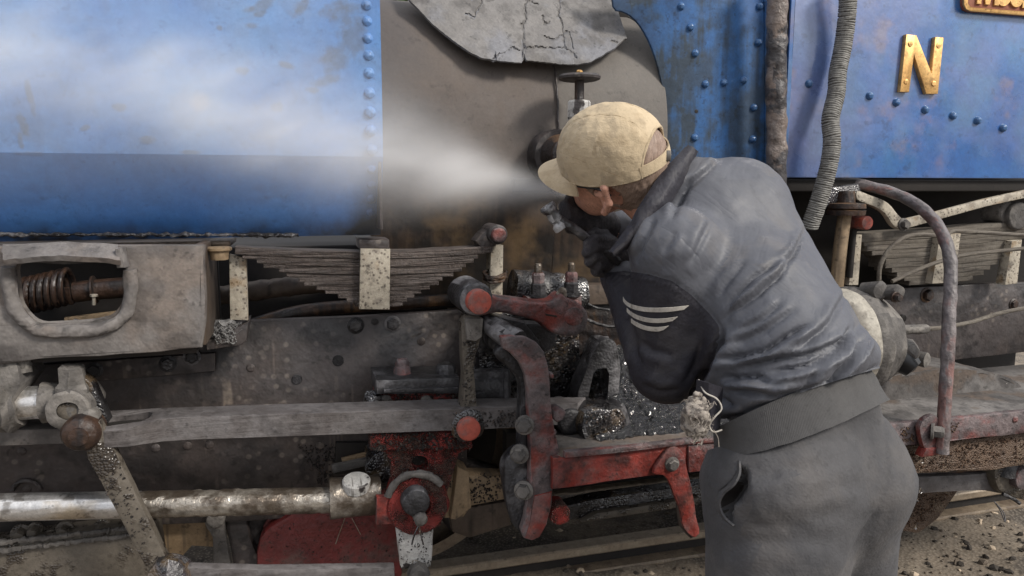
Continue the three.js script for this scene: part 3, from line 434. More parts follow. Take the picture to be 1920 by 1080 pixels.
{
  // cab front plate, the arched cut-out clears the shell
  const x1 = W(1452, 200, ZL).x;
  const cb = mk('grimy dark blue cab paint', [0.9, 1.0], (f, u, v) => {
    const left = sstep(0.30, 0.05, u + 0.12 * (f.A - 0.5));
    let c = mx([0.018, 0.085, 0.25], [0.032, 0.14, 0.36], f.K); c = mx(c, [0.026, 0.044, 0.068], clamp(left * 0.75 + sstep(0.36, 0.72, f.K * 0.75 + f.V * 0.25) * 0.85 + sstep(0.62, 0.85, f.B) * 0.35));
    c = mx(c, [0.2, 0.26, 0.34], sstep(0.86, 0.97, f.C) * 0.25);
    return [c, 0.40 + 0.3 * f.B, 0.6 * f.A + 0.3 * f.B + 0.1 * f.C];
  }, { px: [900, 1000], bump: 0.003, off: [W(1130, 200, ZL).x, W(1300, 360, ZL).y], field: 0.6 });
  const arch = []; for (let i = 0; i <= 16; i++) { const t = i / 16; arch.push([lerp(1156, 1250, Math.sin(t * Math.PI / 2)), lerp(20, 260, 1 - Math.cos(t * Math.PI / 2))]); }
  const fp = P('cab_front_plate', cb, ext([[1140, -60], [1452, -60], [1452, 480], [1250, 480], ...arch.reverse(), [1150, 12]], ZL, 0.012, { uv: 'xy', wonk: 0 }), loco, 'dark grimy blue cab plate with scattered rivets');
  for (const [x, y] of [[1277, 12], [1294, 51], [1303, 100], [1322, 158], [1357, 155], [1394, 151], [1302, 258], [1424, 12], [1422, 80], [1413, 202], [1411, 261]]) P('rivet', MT.rivetblue, rivetGeo(W(x, y, ZL), 7.2 * M(x, y, ZL), V(-0.15, 0, 1), 1.0), fp);
  P('rivet_hole', MT.dark, cylZ(1306, 209, ZL + 0.001, 0.004, 4), fp);
  P('plate_edge', cb, boxUV(sweep([W(1434, -60, ZL + 0.003), W(1436, 120, ZL + 0.003), W(1436, 330, ZL + 0.003)], 0.004, { wonk: 0.002, wf: 60, n: 60 }), 'xy'), fp);
  P('added_dark_backing', MT.dark, slab(W(1150, 0, -0.3).x, x1 + 0.3, W(1300, 500, -0.3).y, 2.6, -0.32, -0.30), loco);  // added dark slab: blocks the sky and stands in for a shaded gap
  const wp = [[1457, -60], [1456, 60], [1455, 150], [1456, 240], [1456, 330], [1458, 420]].map(([x, y]) => W(x, y, ZC + 0.02));
  P('lagged_pipe', MT.wrap, sweep(wp, (t) => 0.0315 + 0.0025 * nz(t * 26, 0.4, 0), { n: 150, k: 20, wonk: 0.006, wf: 28 }), loco, 'vertical pipe wrapped in peeling brown tape');
  // cab side sheet
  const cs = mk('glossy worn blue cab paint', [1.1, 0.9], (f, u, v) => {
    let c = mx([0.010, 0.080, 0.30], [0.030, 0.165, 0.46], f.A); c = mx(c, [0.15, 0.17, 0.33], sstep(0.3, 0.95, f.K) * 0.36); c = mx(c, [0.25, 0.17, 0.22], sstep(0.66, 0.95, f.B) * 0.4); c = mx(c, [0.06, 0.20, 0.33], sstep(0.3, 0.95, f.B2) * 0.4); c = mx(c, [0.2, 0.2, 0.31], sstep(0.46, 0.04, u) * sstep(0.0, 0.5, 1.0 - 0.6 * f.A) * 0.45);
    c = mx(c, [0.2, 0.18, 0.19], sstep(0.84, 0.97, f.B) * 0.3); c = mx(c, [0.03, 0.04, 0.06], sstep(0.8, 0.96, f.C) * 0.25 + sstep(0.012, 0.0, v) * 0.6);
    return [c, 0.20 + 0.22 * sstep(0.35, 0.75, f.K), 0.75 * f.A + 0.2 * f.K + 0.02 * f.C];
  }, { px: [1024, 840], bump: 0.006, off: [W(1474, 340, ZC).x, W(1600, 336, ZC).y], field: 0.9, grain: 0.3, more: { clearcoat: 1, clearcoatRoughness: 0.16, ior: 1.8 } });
  const yb = W(1700, 334, ZC).y, xa = W(1474, 200, ZC).x;
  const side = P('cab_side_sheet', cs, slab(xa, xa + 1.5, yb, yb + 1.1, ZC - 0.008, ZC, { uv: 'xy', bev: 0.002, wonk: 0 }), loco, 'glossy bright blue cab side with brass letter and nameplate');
  for (const [x, y] of [[1516, 157], [1630, 180], [1680, 192], [1734, 206], [1786, 217], [1832, 226], [1880, 240], [1932, 253]]) P('rivet', MT.rivetblue, rivetGeo(W(x, y, ZC), 8 * M(x, y, ZC), V(0, 0.05, 1), 0.95), side);
  const N = P('brass_letter', MT.brass, ext([[1700, 64], [1719, 66], [1747, 137], [1754, 69], [1770, 70], [1759, 176], [1737, 176], [1714, 103], [1705, 173], [1688, 172]], ZC + 0.016, 0.016, { bev: 0.0025, wonk: 0 }), side, 'brass letter N');
  for (const [x, y] of [[1708, 82], [1761, 85], [1700, 153], [1752, 157]]) P('screw', MT.brass, cylZ(x, y, ZC + 0.0185, 0.004, 5, { bev: 0.001 }), N);
  // nameplate, only its foot is in view
  const zn = ZC + 0.022, np = [[1808, -58], [2110, -58], [2110, 44], [1820, 21], [1812, 17], [1808, 8]];
  const plate = P('nameplate', MT.platered, ext(np, zn - 0.004, 0.018, { bev: 0.002, wonk: 0 }), side, 'red nameplate with raised brass lettering and border');
  P('border', MT.brass, ext(np, zn, 0.008, { bev: 0.002, wonk: 0, holes: [[[1815, -52], [2100, -50], [2100, 37], [1824, 15], [1818, 13], [1814, 7]]] }), plate);
  const font = await new FontLoader().loadAsync('fonts/droid/droid_sans_bold.typeface.json');
  const lh = 62 * M(1870, 0, zn);
  for (const [ch, x, y] of [['M', 1824, 7], ['O', 1857, 9], ['U', 1883, 11], ['N', 1909, 15]]) {
    const shapes = font.generateShapes(ch, lh / 0.74), g = new THREE.ExtrudeGeometry(shapes, { depth: 0.006, bevelEnabled: true, bevelSize: 0.001, bevelThickness: 0.001, bevelSegments: 1, curveSegments: 6 });
    g.scale(0.6, 1, 1); const p = W(x, y, zn - 0.004); g.translate(p.x, p.y, p.z); P('letter', MT.brass, finish(g, { wonk: 0 }), plate);
  }
  // ribbed conduit hanging down the cab side: each rib is a ring of its own, pushed together into one hose
  const hp = [[1592, -40], [1588, 30], [1580, 90], [1571, 135], [1568, 175], [1557, 225], [1560, 262], [1556, 300], [1545, 345], [1530, 392], [1518, 425]], hv = hp.map(([x, y], i) => W(x, y, ZC + 0.075 - 0.02 * Math.sin(i * 0.7)));
  const hc = new THREE.CatmullRomCurve3(hv, false, 'centripetal'), rings = [], nr = 118, hr = 15.5 * M(1565, 200, ZC + 0.07);
  for (let i = 0; i < nr; i++) { const t = i / (nr - 1), p = hc.getPointAt(t), d = hc.getTangentAt(t); d.x += 0.38 * nz(i * 0.21, 1, 0) + 0.12 * nz(i * 0.9, 3, 0); d.y += 0.25 * nz(i * 0.17, 8, 0); d.z += 0.15 * nz(i * 0.31, 5, 0); d.normalize(); const g = new THREE.TorusGeometry(hr * (0.9 + 0.03 * nz(i * 0.5, 0, 3)), hr * 0.155, 8, 22); g.applyQuaternion(new THREE.Quaternion().setFromUnitVectors(V(0, 0, 1), d)).translate(p.x, p.y, p.z); rings.push(boxUV(toCreasedNormals(plain(g), 1.4))); }
  rings.push(sweep(hv, hr * 0.86, { n: 80 }));
  P('conduit', MT.hose, mergeGeometries(rings), loco, 'grey ribbed flexible conduit hanging down the cab side');
  P('cab_floor_beam', MT.dark, slab(xa - 0.9, xa + 1.6, yb - 0.005, yb - 0.045, -0.5, ZC - 0.02), loco);
}

// ---------------------------------------------------------------- locomotive: frames, springs, motion
{ // main frame plates and the dark inside of the engine
  const fr = P('frame_plate', MT.frame, ext([[-140, 640], [420, 606], [474, 601], [700, 592], [860, 581], [872, 590], [876, 760], [876, 962], [640, 968], [300, 985], [-140, 1005]], 0, 0.03, { dense: 60, wonk: 0.002, wf: 8 }), loco, 'long dark dusty frame plate');
  for (const [x, y, r, h] of [[667, 610, 12, 0.014], [736, 607, 12, 0.014], [634, 676, 8, 0.004], [557, 711, 7, 0.003], [703, 603, 5, 0.003]]) P('bolt', MT.grim, hexZ(x, y, 0, r, h), fr);
  for (const [x, y] of [[292, 840], [352, 836], [393, 834], [41, 846], [600, 836], [50, 918], [240, 900], [470, 690], [790, 640], [820, 700]]) P('rivet', MT.frame, rivetGeo(W(x, y, 0), 8 * M(x, y, 0), V(0, 0, 1), 0.35), fr);
  const rs = []; for (let a = -2.9; a <= -0.3; a += 0.13) rs.push(W(50 + 27 * Math.cos(a), 925 + 24 * Math.sin(a), 0.004));
  P('axle_cover_ring', MT.frame, sweep(rs, 0.006, { n: 40 }), fr);
  const an = P('angle_strip', MT.frame, ext([[50, 686], [404, 662], [404, 696], [330, 703], [170, 716], [50, 722]], 0.022, 0.022, { dense: 50 }), loco);
  for (const [x, y] of [[315, 682], [360, 669], [176, 694]]) P('bolt', MT.grim, hexZ(x, y, 0.022, 12, 0.012), an);
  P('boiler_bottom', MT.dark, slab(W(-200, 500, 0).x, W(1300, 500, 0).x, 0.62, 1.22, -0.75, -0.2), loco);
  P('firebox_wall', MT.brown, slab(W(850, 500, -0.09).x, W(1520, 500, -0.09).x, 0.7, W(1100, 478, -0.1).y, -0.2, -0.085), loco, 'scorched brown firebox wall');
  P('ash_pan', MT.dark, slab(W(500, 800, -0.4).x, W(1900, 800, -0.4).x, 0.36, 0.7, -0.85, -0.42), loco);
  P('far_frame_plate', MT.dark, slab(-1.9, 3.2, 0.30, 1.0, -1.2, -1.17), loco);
  // dripping firebox corner seen under the steam
  P('firebox_ledge', MT.brown, ext([[1088, 534], [1300, 534], [1300, 566], [1092, 572]], 0.0, 0.10), loco);
  P('firebox_side', MT.rust, ext([[1092, 570], [1300, 566], [1300, 700], [1080, 700]], -0.02, 0.05), loco);
  P('oil_pipe', MT.grim, sweep(pw([[1090, 558, 0.01], [1110, 574, 0.01], [1150, 582, 0.01], [1240, 588, 0.01]]), 0.004), loco);
  P('oil_pipe', MT.grim, sweep(pw([[1080, 590, 0.015], [1130, 610, 0.015], [1190, 613, 0.015], [1260, 622, 0.015]]), 0.005), loco);
}
{ // grey side casting with its window
  const zf = 0.3, gx = P('guard_casting', MT.grey, ext([[-90, 462], [385, 458], [386, 560], [380, 655], [300, 660], [70, 676], [-90, 690]], zf, 0.028, { dense: 40, bev: 0.008, wonk: 0.006, wf: 12, holes: [spl([[24, 492], [120, 488], [236, 492], [238, 555], [222, 590], [190, 606], [110, 612], [60, 606], [32, 575], [24, 530]], 4)] }), loco, 'heavy dusty grey casting with an open window');
  const gz = W(385, 560, zf - 0.028), rimp = spl([[16, 500], [18, 540], [32, 585], [60, 614], [110, 622], [190, 616], [228, 598], [245, 558], [243, 505]], 5, false).map(([x, y]) => W(x, y, zf + 0.004));
  P('window_rim', MT.grey, sweep(rimp, 0.0145, { n: 70, k: 12, wonk: 0.005, wf: 30 }), gx);
  P('hood', MT.grey, sheet((u, v) => { const x = lerp(7, 224, u); return W(x + (v > 0.5 ? 3 : 0), lerp(463 + 5 * Math.abs(u - 0.55), 497 - 9 * Math.sin(u * 3.1) + 3 * nz(u * 9, 1, 0), v), zf + lerp(0.0, 0.055, v)); }, 30, 8, 0.012, { wonk: 0.004 }), gx, 'sloping hood over the window');
  P('hood_cheek', MT.grey, ext([[216, 466], [226, 465], [234, 502], [218, 503]], zf + 0.05, 0.05), gx);
  P('side_wall', MT.brown, slab(gz.x - 0.022, gz.x - 0.002, W(385, 655, zf).y + 0.004, W(385, 462, zf).y, -0.02, zf - 0.03, { wonk: 0.003 }), gx);
  P('floor_wall', MT.dark, slab(gz.x - 0.9, gz.x - 0.024, W(385, 655, zf).y - 0.015, W(385, 655, zf).y + 0.012, -0.02, zf - 0.03), gx);
  P('inner_wall', MT.dark, slab(gz.x - 0.95, gz.x, 0.75, 1.32, -0.06, -0.035), gx);
  // what shows inside the window
  const coil = []; for (let i = 0; i <= 150; i++) { const a = i / 150 * 2 * Math.PI * 9, c = W(lerp(20, 135, i / 150), lerp(562, 535, i / 150), 0.08); coil.push(V(c.x, c.y + 0.042 * Math.sin(a), c.z + 0.042 * Math.cos(a))); }
  P('coil_spring', MT.rust, sweep(coil, 0.0065, { n: 420, k: 8 }), gx, 'brown coil spring behind the window');
  P('pipe_stub', MT.rust, sweep(pw([[140, 548, 0.08], [180, 543, 0.08], [250, 538, 0.08]]), (t) => (t > 0.3 && t < 0.36 ? 0.036 : 0.026), { n: 60 }), gx);
  P('valve_stem', MT.tan, sweep(pw([[176, 552, 0.13], [176, 572, 0.13]]), (t) => (t < 0.25 ? 0.009 : 0.004), { n: 16 }), gx);
  P('ledge_strip', MT.tanplate, ext([[120, 596], [215, 584], [215, 604], [120, 610]], 0.1, 0.02), gx);
  P('drain_nut', MT.steelbright, hexZ(142, 606, 0.2, 6, 0.012), gx);
}
{ // bracket below with a wad of waste on it
  P('bracket_ledge', MT.frame, ext([[386, 640], [466, 604], [462, 640], [452, 647], [388, 657]], 0.12, 0.12), loco);
  const fit = G('oil_cup', loco, 'ochre oil cup with a flanged lid'), c = W(411, 475, 0.14), k = M(411, 475, 0.14);
  P('cup', MT.tanplate, lathe([[0, -0.016], [16 * k, -0.016], [18 * k, 0.006], [0, 0.006]], c, V(0, 1, 0)), fit);
  P('lid', MT.tanplate, lathe([[0, 0.006], [21 * k, 0.006], [23 * k, 0.009], [23 * k, 0.014], [20 * k, 0.017], [0, 0.018]], c, V(0, 1, 0)), fit);
}
function leafSpring(name, label, o) {
  const s = G(name, loco, label);
  for (let i = 0; i < o.n; i++) {
    const t = i / (o.n - 1), a = lerp(o.l0, o.l1, Math.pow(t, 0.95)) + rr(-6, 6), b = lerp(o.r0, o.r1, Math.pow(t, 0.95)) + rr(-6, 6), pts = [], low = [], h = o.th[i] ?? o.t;
    const off = o.th.slice(0, i).reduce((p, q) => p + q, 0) + (i > o.th.length ? (i - o.th.length) * o.t : 0);
    for (let k = 0; k <= 14; k++) { const x = lerp(a, b, k / 14), y = o.top(x) + off; pts.push([x, y + 0.1]); low.unshift([x, y + h + 0.5]); }
    const z = o.z + rr(-0.0018, 0.0018);
    P('leaf', o.m, ext([...pts, ...low], z, o.d, { bev: 0.0016, wonk: 0.0022, wf: 60, bs: 1 }), s);
  }
  return s;
}
{
  const top = (x) => 472 - 8 * Math.pow((703 - x) / 270, 2) * (x < 703 ? 1.2 : 2.2);
  const sp = leafSpring('leaf_spring', 'brown weathered leaf spring with a pale painted buckle', { n: 13, l0: 436, l1: 668, r0: 918, r1: 755, t: 7.4, th: [13, 8], top, z: 0.13, d: 0.085, m: MT.spring });
  P('buckle', MT.tan, ext([[676, 466], [732, 467], [731, 581], [673, 580]], 0.155, 0.02, { bev: 0.003 }), sp, 'pale flaking spring buckle');
  P('buckle_cap', MT.frame, ext([[672, 448], [730, 449], [731, 468], [674, 467]], 0.152, 0.12, { bev: 0.006 }), sp);
  P('spring_eye', MT.frame, cylZ(934, 440, 0.15, 0.10, 19, { bev: 0.004 }), sp);
  P('eye_neck', MT.frame, ext([[893, 452], [905, 437], [918, 428], [940, 440], [930, 462], [905, 466]], 0.128, 0.075, { bev: 0.006 }), sp);
  P('eye_pin', MT.redgrey, cylZ(937, 441, 0.168, 0.03, 13.5, { bev: 0.003 }), sp);
  P('spring_hanger', MT.tan, ext([[430, 478], [462, 484], [465, 601], [431, 600]], 0.105, 0.03, { bev: 0.003 }), loco, 'pale flaking strap at the left end of the spring');
  P('spring_hanger', MT.tan, ext([[920, 462], [944, 460], [942, 612], [917, 612]], 0.10, 0.05, { bev: 0.003 }), loco, 'pale strap at the right end of the spring');
  const tw = []; for (let i = 0; i < 60; i++) { const a = i * 0.62; tw.push(W(929 + 20 * Math.cos(a) + rr(-3, 3), 517 + 7 * Math.sin(a) + i * 0.22 - 6 + rr(-2, 2), 0.10 + 0.03 * Math.sin(a))); }
  P('twine_binding', MT.rust, sweep(tw, 0.0035, { n: 260, k: 6, wonk: 0.002, wf: 100 }), loco, 'dirty twine wound round the spring strap');
  P('stretcher_bar', MT.rust, sweep(pw([[440, 620, -0.06], [560, 585, -0.06], [700, 572, -0.06], [860, 560, -0.06]]), 0.02), loco);
  P('brake_pull_rod', MT.brown, sweep(pw([[400, 556, -0.12], [560, 535, -0.12], [700, 530, -0.12]]), 0.028, { wonk: 0.006, wf: 40 }), loco);
}
{ // valve rod with its forked end
  const z1 = 0.30, z0 = 0.185, X = (px, z) => W(px, 790, z).x, s = new THREE.Shape(), bl = W(235, 831, z1), br = W(850, 809, z1), tl = W(300, 785, z1), tr = W(850, 768, z1);
  const L = [[X(160, z1), z1 + 0.010], [X(200, z1), z1 + 0.026], [X(240, z1), z1 + 0.026], [X(270, z1), z1 + 0.010], [X(300, z1), z1 - 0.004], [X(350, z1), z1 - 0.010], [X(620, z1), z1 - 0.010], [X(850, z1), z1 - 0.008], [X(905, z1), z1 - 0.01], [X(1000, z1), z1 - 0.02], [X(1090, z1), z1 - 0.03],
    [X(1090, z0), z0 + 0.03], [X(1000, z0), z0 + 0.02], [X(860, z0), z0 + 0.01], [X(300, z0), z0 + 0.01], [X(262, z0), z0 - 0.012], [X(230, z0), z0 - 0.024], [X(190, z0), z0 - 0.018]];
  L.forEach(([x, z], i) => (i ? s.lineTo(x, -z) : s.moveTo(x, -z)));
  const hx = X(234, 0.25); s.holes.push(new THREE.Path(Array.from({ length: 28 }, (_, i) => { const a = i / 28 * 6.2832, c = Math.cos(a), q = Math.sin(a); return new THREE.Vector2(hx + 0.058 * Math.sign(c) * Math.pow(Math.abs(c), 0.7), -0.247 + 0.043 * Math.sign(q) * Math.pow(Math.abs(q), 0.7)); })));
  const g = new THREE.ExtrudeGeometry(s, { depth: 0.992, bevelEnabled: true, bevelThickness: 0.004, bevelSize: 0.003, bevelOffset: -0.003, bevelSegments: 2 });
  g.rotateX(-Math.PI / 2);
  // the rod is deeper at its right-hand end and lies a little aslant
  const p = g.attributes.position; for (let i = 0; i < p.count; i++) { const x = p.getX(i), lo = bl.y + (br.y - bl.y) * (x - bl.x) / (br.x - bl.x), hi = tl.y + (tr.y - tl.y) * (x - tl.x) / (tr.x - tl.x) - 0.016 * sstep(X(310, z1), X(215, z1), x), t = clamp((p.getY(i) - 0.0) / 1.0, 0, 1); p.setY(i, t < 0.02 ? lo + 0.25 * p.getY(i) : t > 0.98 ? hi + (p.getY(i) - 1) * 0.25 : lerp(lo, hi, t)); }
  P('valve_rod', MT.rod, finish(g, { wonk: 0.0008, wf: 10 }), loco, 'long dusty grey rod with a slotted fork');
  P('fork_slot', MT.dark, slab(hx - 0.062, hx + 0.062, lerp(bl.y, tl.y, 0.45), tl.y - 0.026, 0.204, 0.290, { wonk: 0 }), loco, 'greasy dark slot in the rod fork');
  P('rod_pin', MT.pinred, cylZ(880, 806, 0.318, 0.11, 22.5, { bev: 0.003 }), loco, 'round pin end with worn red paint');
  P('pin_boss', MT.oily, cylZ(879, 800, 0.30, 0.10, 33, { bev: 0.012, wonk: 0.006, wf: 40 }), loco);
  P('drop_link', MT.bar, ext(spl([[872, 592], [904, 594], [900, 640], [893, 668], [890, 705], [892, 740], [898, 790], [892, 806], [868, 806], [863, 790], [868, 740], [871, 705], [868, 668], [866, 630]], 3), 0.275, 0.05, { bev: 0.006, wonk: 0.004 }), loco, 'narrow brown link hanging between two pins');
  P('link_fork', MT.cast, ext([[872, 598], [906, 597], [904, 632], [893, 640], [876, 638]], 0.287, 0.02, { bev: 0.003 }), loco);
  // valve spindle end at the left
  const c = W(132, 768, 0.27);
  const sp = G('spindle_crosshead', loco, 'dirt-caked spindle crosshead with a round pin');
  P('spindle', MT.steelbright, sweep(pw([[20, 757, 0.24], [60, 755, 0.24], [110, 753, 0.24]]), 31 * M(60, 755, 0.24), { n: 8, k: 26 }), sp);
  P('gland_flange', MT.cast, lathe([[0, -0.02], [0.072, -0.02], [0.075, 0.0], [0.058, 0.012], [0.055, 0.02], [0, 0.02]], W(22, 752, 0.24), V(1, 0, 0), 24, { wonk: 0.012, wf: 24 }), sp);
  P('gland_block', MT.cast, ext([[-60, 660], [24, 664], [40, 690], [46, 720], [20, 760], [14, 800], [-60, 812]], 0.29, 0.14, { bev: 0.012, wonk: 0.012, wf: 22 }), sp);
  P('gland_stud', MT.cast, lathe([[0, -0.02], [0.016, -0.02], [0.016, 0.016], [0.011, 0.02], [0.011, 0.03], [0, 0.031]], W(44, 682, 0.27), V(0, 1, 0), 12, { wonk: 0.004, wf: 40 }), sp);
  P('collar', MT.cast, sweep(pw([[82, 755, 0.24], [96, 754, 0.24], [118, 753, 0.24]]), (t) => 0.047 - 0.006 * t, { n: 10, k: 22, wonk: 0.006, wf: 30 }), sp);
  P('eye_block', MT.cast, cylZ(130, 767, 0.30, 0.12, 37, { bev: 0.010, wonk: 0.008, wf: 26 }), sp);
  P('eye_ring', MT.cast, lathe([[0.022, -0.004], [0.046, -0.004], [0.046, 0.004], [0.040, 0.008], [0.022, 0.008]], W(128, 768, 0.302), V(0, 0, 1), 28, { wonk: 0.004, wf: 40 }), sp);
  P('pin', MT.bar, cylZ(127, 769, 0.304, 0.02, 18, { bev: 0.003, wonk: 0.003, wf: 60 }), sp);
  P('clamp_nut', MT.cast, lathe([[0, -0.04], [0.036, -0.04], [0.038, 0.006], [0.030, 0.016], [0.026, 0.05], [0.020, 0.058], [0, 0.06]], W(138, 730, 0.26), V(0.05, 1, 0), 6, { crease: 0.4, wonk: 0.007, wf: 30 }), sp);
  P('bar_pin', MT.rust, cylZ(146, 820, 0.355, 0.08, 34, { bev: 0.02, dome: 0.006, wonk: 0.003 }), loco, 'rusty domed pin head on the long diagonal bar');
  P('fork_nut', MT.cast, lathe([[0, -0.02], [0.02, -0.02], [0.02, 0.012], [0.012, 0.018], [0, 0.02]], W(170, 782, 0.30), V(0, 0, 1), 8, { wonk: 0.005, wf: 40 }), loco);
  const cl = P('lever_arm', MT.bar, ext([[150, 800], [186, 790], [214, 842], [320, 1062], [330, 1100], [296, 1110], [276, 1070], [165, 862]], 0.325, 0.032, { bev: 0.004, dense: 40, wonk: 0.002 }), loco, 'oil-spattered brown diagonal lever bar');
  P('lever_upper', MT.oily, ext([[150, 700], [172, 716], [204, 790], [196, 800], [176, 792]], 0.262, 0.04, { bev: 0.004 }), cl);
  P('slide_bar', MT.grey, ext([[-120, 812], [112, 803], [160, 812], [150, 832], [-120, 840]], 0.2, 0.09, { bev: 0.003, dense: 40 }), loco);
  P('rod_stay', MT.frame, ext([[420, 764], [850, 757], [850, 770], [420, 778]], 0.11, 0.03, { bev: 0.003 }), loco);
}
{ // piston rod, crosshead, crank
  const r = 24.5 * M(300, 945, 0.2);
  P('piston_rod', MT.steelbright, sweep(pw([[-140, 955, 0.2], [60, 950, 0.2], [262, 946, 0.2]]), r, { n: 10, k: 32 }), loco, 'bright polished part of the piston rod');
  P('piston_rod', MT.steeloil, sweep(pw([[258, 946.5, 0.2], [440, 942, 0.2], [640, 937, 0.2]]), (t) => r * (1.0 + 0.04 * t), { n: 60, k: 36, wonk: 0.003, wf: 60 }), loco, 'oil-coated part of the piston rod');
  const ch = G('crosshead', loco, 'red crosshead caked in oily grit');
  P('rod_socket', MT.steeloil, sweep(pw([[618, 935, 0.2], [660, 931, 0.2], [712, 926, 0.2]]), (t) => (t < 0.12 ? 1.02 : 1) * 37 * M(660, 931, 0.2), { n: 20, k: 32, wonk: 0.003, wf: 50 }), ch);
  P('cotter_cap', MT.white, lathe([[0, -0.02], [1, -0.02], [1, 0.004], [0.9, 0.008], [0, 0.009]].map(([a, b]) => [a * 26 * M(668, 905, 0.23), b]), W(668, 903, 0.225), V(0, 1, 0.25), 20), ch);
  const body = [[697, 812], [884, 812], [884, 842], [862, 850], [849, 890], [838, 930], [836, 958], [828, 984], [800, 1000], [768, 1002], [742, 985], [705, 985], [705, 931], [727, 925], [734, 900], [732, 868], [722, 850], [698, 842]];
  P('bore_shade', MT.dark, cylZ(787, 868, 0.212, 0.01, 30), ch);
  P('crosshead_plate', MT.redoil, ext(body, 0.255, 0.04, { bev: 0.006, dense: 16, wonk: 0.003, wf: 40, holes: [circ(787, 868, 19, 19, 20)] }), ch);
  P('crosshead_flange', MT.redoil, ext([[693, 812], [886, 811], [886, 841], [694, 845]], 0.272, 0.06, { bev: 0.006, dense: 16, wonk: 0.004, wf: 40 }), ch);
  P('boss_ring', MT.redoil, lathe([[0.034, -0.02], [0.084, -0.02], [0.086, 0.0], [0.078, 0.014], [0.06, 0.016], [0.034, 0.012]], W(783, 945, 0.262), V(0, 0, 1), 36, { wonk: 0.005, wf: 40 }), ch);
  P('boss_rim', MT.cast, sweep(Array.from({ length: 16 }, (_, i) => { const a = lerp(2.9, 0.7, i / 15); return W(783 + 57 * Math.cos(a), 945 - 57 * Math.sin(a), 0.278); }), 0.010, { n: 40, k: 10, wonk: 0.004, wf: 40 }), ch);
  P('side_lug', MT.red, ext([[706, 933], [744, 930], [744, 983], [706, 985]], 0.268, 0.03, { bev: 0.004 }), ch);
  P('gudgeon_pin', MT.grim, cylZ(781, 945, 0.315, 0.07, 27, { bev: 0.010, dome: 0.004, wonk: 0.003 }), ch, 'grey gudgeon pin end');
  P('gudgeon_nut', MT.cast, lathe([[0, -0.03], [0.016, -0.03], [0.018, 0.008], [0.010, 0.017], [0, 0.018]], W(788, 972, 0.315), V(0, 0, 1), 10, { wonk: 0.004, wf: 50 }), ch);
  for (const s of [-1, 1]) P('split_pin', MT.oily, sweep(pw([[785, 985, 0.313], [783 + s * 6, 1003, 0.316], [783 + s * 11, 1021, 0.312]]), 0.0024, { n: 10, k: 6 }), ch);
  P('white_link', MT.white, ext([[741, 984], [813, 986], [809, 1064], [752, 1068]], 0.25, 0.03, { bev: 0.004, dense: 14, wonk: 0.003, wf: 40 }), loco, 'white painted link spotted with oil');
  P('link_bolt', MT.steelbright, hexZ(778, 1053, 0.25, 4, 0.008), loco);
  P('link_nut', MT.cast, lathe([[0, -0.02], [0.03, -0.02], [0.03, 0.01], [0.02, 0.02], [0, 0.021]], W(785, 1076, 0.27), V(0, 0, 1), 8, { wonk: 0.006, wf: 40 }), loco);
  // slide block above the rod
  const sb = G('slide_block', loco, 'red slide block with grey studs');
  P('block', MT.redoil, ext([[706, 732], [858, 730], [858, 812], [706, 812]], 0.165, 0.12, { bev: 0.006, dense: 14, wonk: 0.004, wf: 40 }), sb);
  P('top_plate', MT.grim, ext([[704, 712], [862, 708], [862, 738], [706, 741]], 0.195, 0.15, { bev: 0.006, dense: 20, wonk: 0.003 }), sb);
  P('strip', MT.grim, ext([[720, 729], [858, 727], [858, 734], [720, 737]], 0.202, 0.02, { bev: 0.002 }), sb);
  const st = W(754, 704, 0.13), kk = M(754, 704, 0.13);
  P('stud', MT.redgrey, lathe([[0, -6], [21, -6], [17, 4], [14, 16], [12, 18], [12, 26], [9, 32], [0, 33]].map(([a, b]) => [a * kk, b * kk]), st, V(0, 1, 0), 18, { wonk: 0.004, wf: 40 }), sb);
  P('stud', MT.grim, lathe([[0, -4], [24, -4], [21, 6], [18, 8], [18, 20], [14, 25], [0, 25]].map(([a, b]) => [a * kk, b * kk]), W(836, 706, 0.14), V(0, 1, 0), 8, { wonk: 0.004, wf: 40 }), sb);
  for (const x of [722, 800]) P('face_bolt', MT.cast, cylZ(x, 752, 0.172, 0.02, 11, { wonk: 0.004, wf: 50 }), sb);
  P('grease_lump', MT.oily, lathe([[0, -0.02], [0.022, -0.02], [0.026, 0], [0.018, 0.02], [0, 0.026]], W(698, 752, 0.17), V(0, 1, 0.2), 14, { wonk: 0.008, wf: 40 }), sb);
  // behind the crosshead
  P('connecting_rod', MT.tanplate, ext([[835, 888], [872, 876], [880, 890], [945, 892], [946, 935], [884, 950], [868, 970], [836, 972]], 0.15, 0.06, { bev: 0.006, wonk: 0.004 }), loco, 'oily ochre connecting rod');
  P('rod_end_strap', MT.tanplate, ext([[858, 874], [880, 884], [884, 952], [856, 976], [846, 974], [850, 930]], 0.18, 0.08, { bev: 0.004, wonk: 0.003 }), loco);
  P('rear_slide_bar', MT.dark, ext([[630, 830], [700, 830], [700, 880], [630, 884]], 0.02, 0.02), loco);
  const pk = G('packing_box', loco, 'open oily recess with loose slats');
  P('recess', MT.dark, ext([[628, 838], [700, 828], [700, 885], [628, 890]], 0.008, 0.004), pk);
  P('slat', MT.tanplate, ext([[640, 862], [708, 846], [709, 852], [642, 868]], 0.07, 0.02, { bev: 0.002 }), pk);
  P('slat', MT.cast, ext([[622, 874], [700, 858], [704, 870], [624, 888]], 0.11, 0.02, { bev: 0.002 }), pk);
  P('oily_sleeve', MT.oily, cylZ(722, 878, 0.14, 0.12, 34, { wonk: 0.006, wf: 30 }), loco);
}
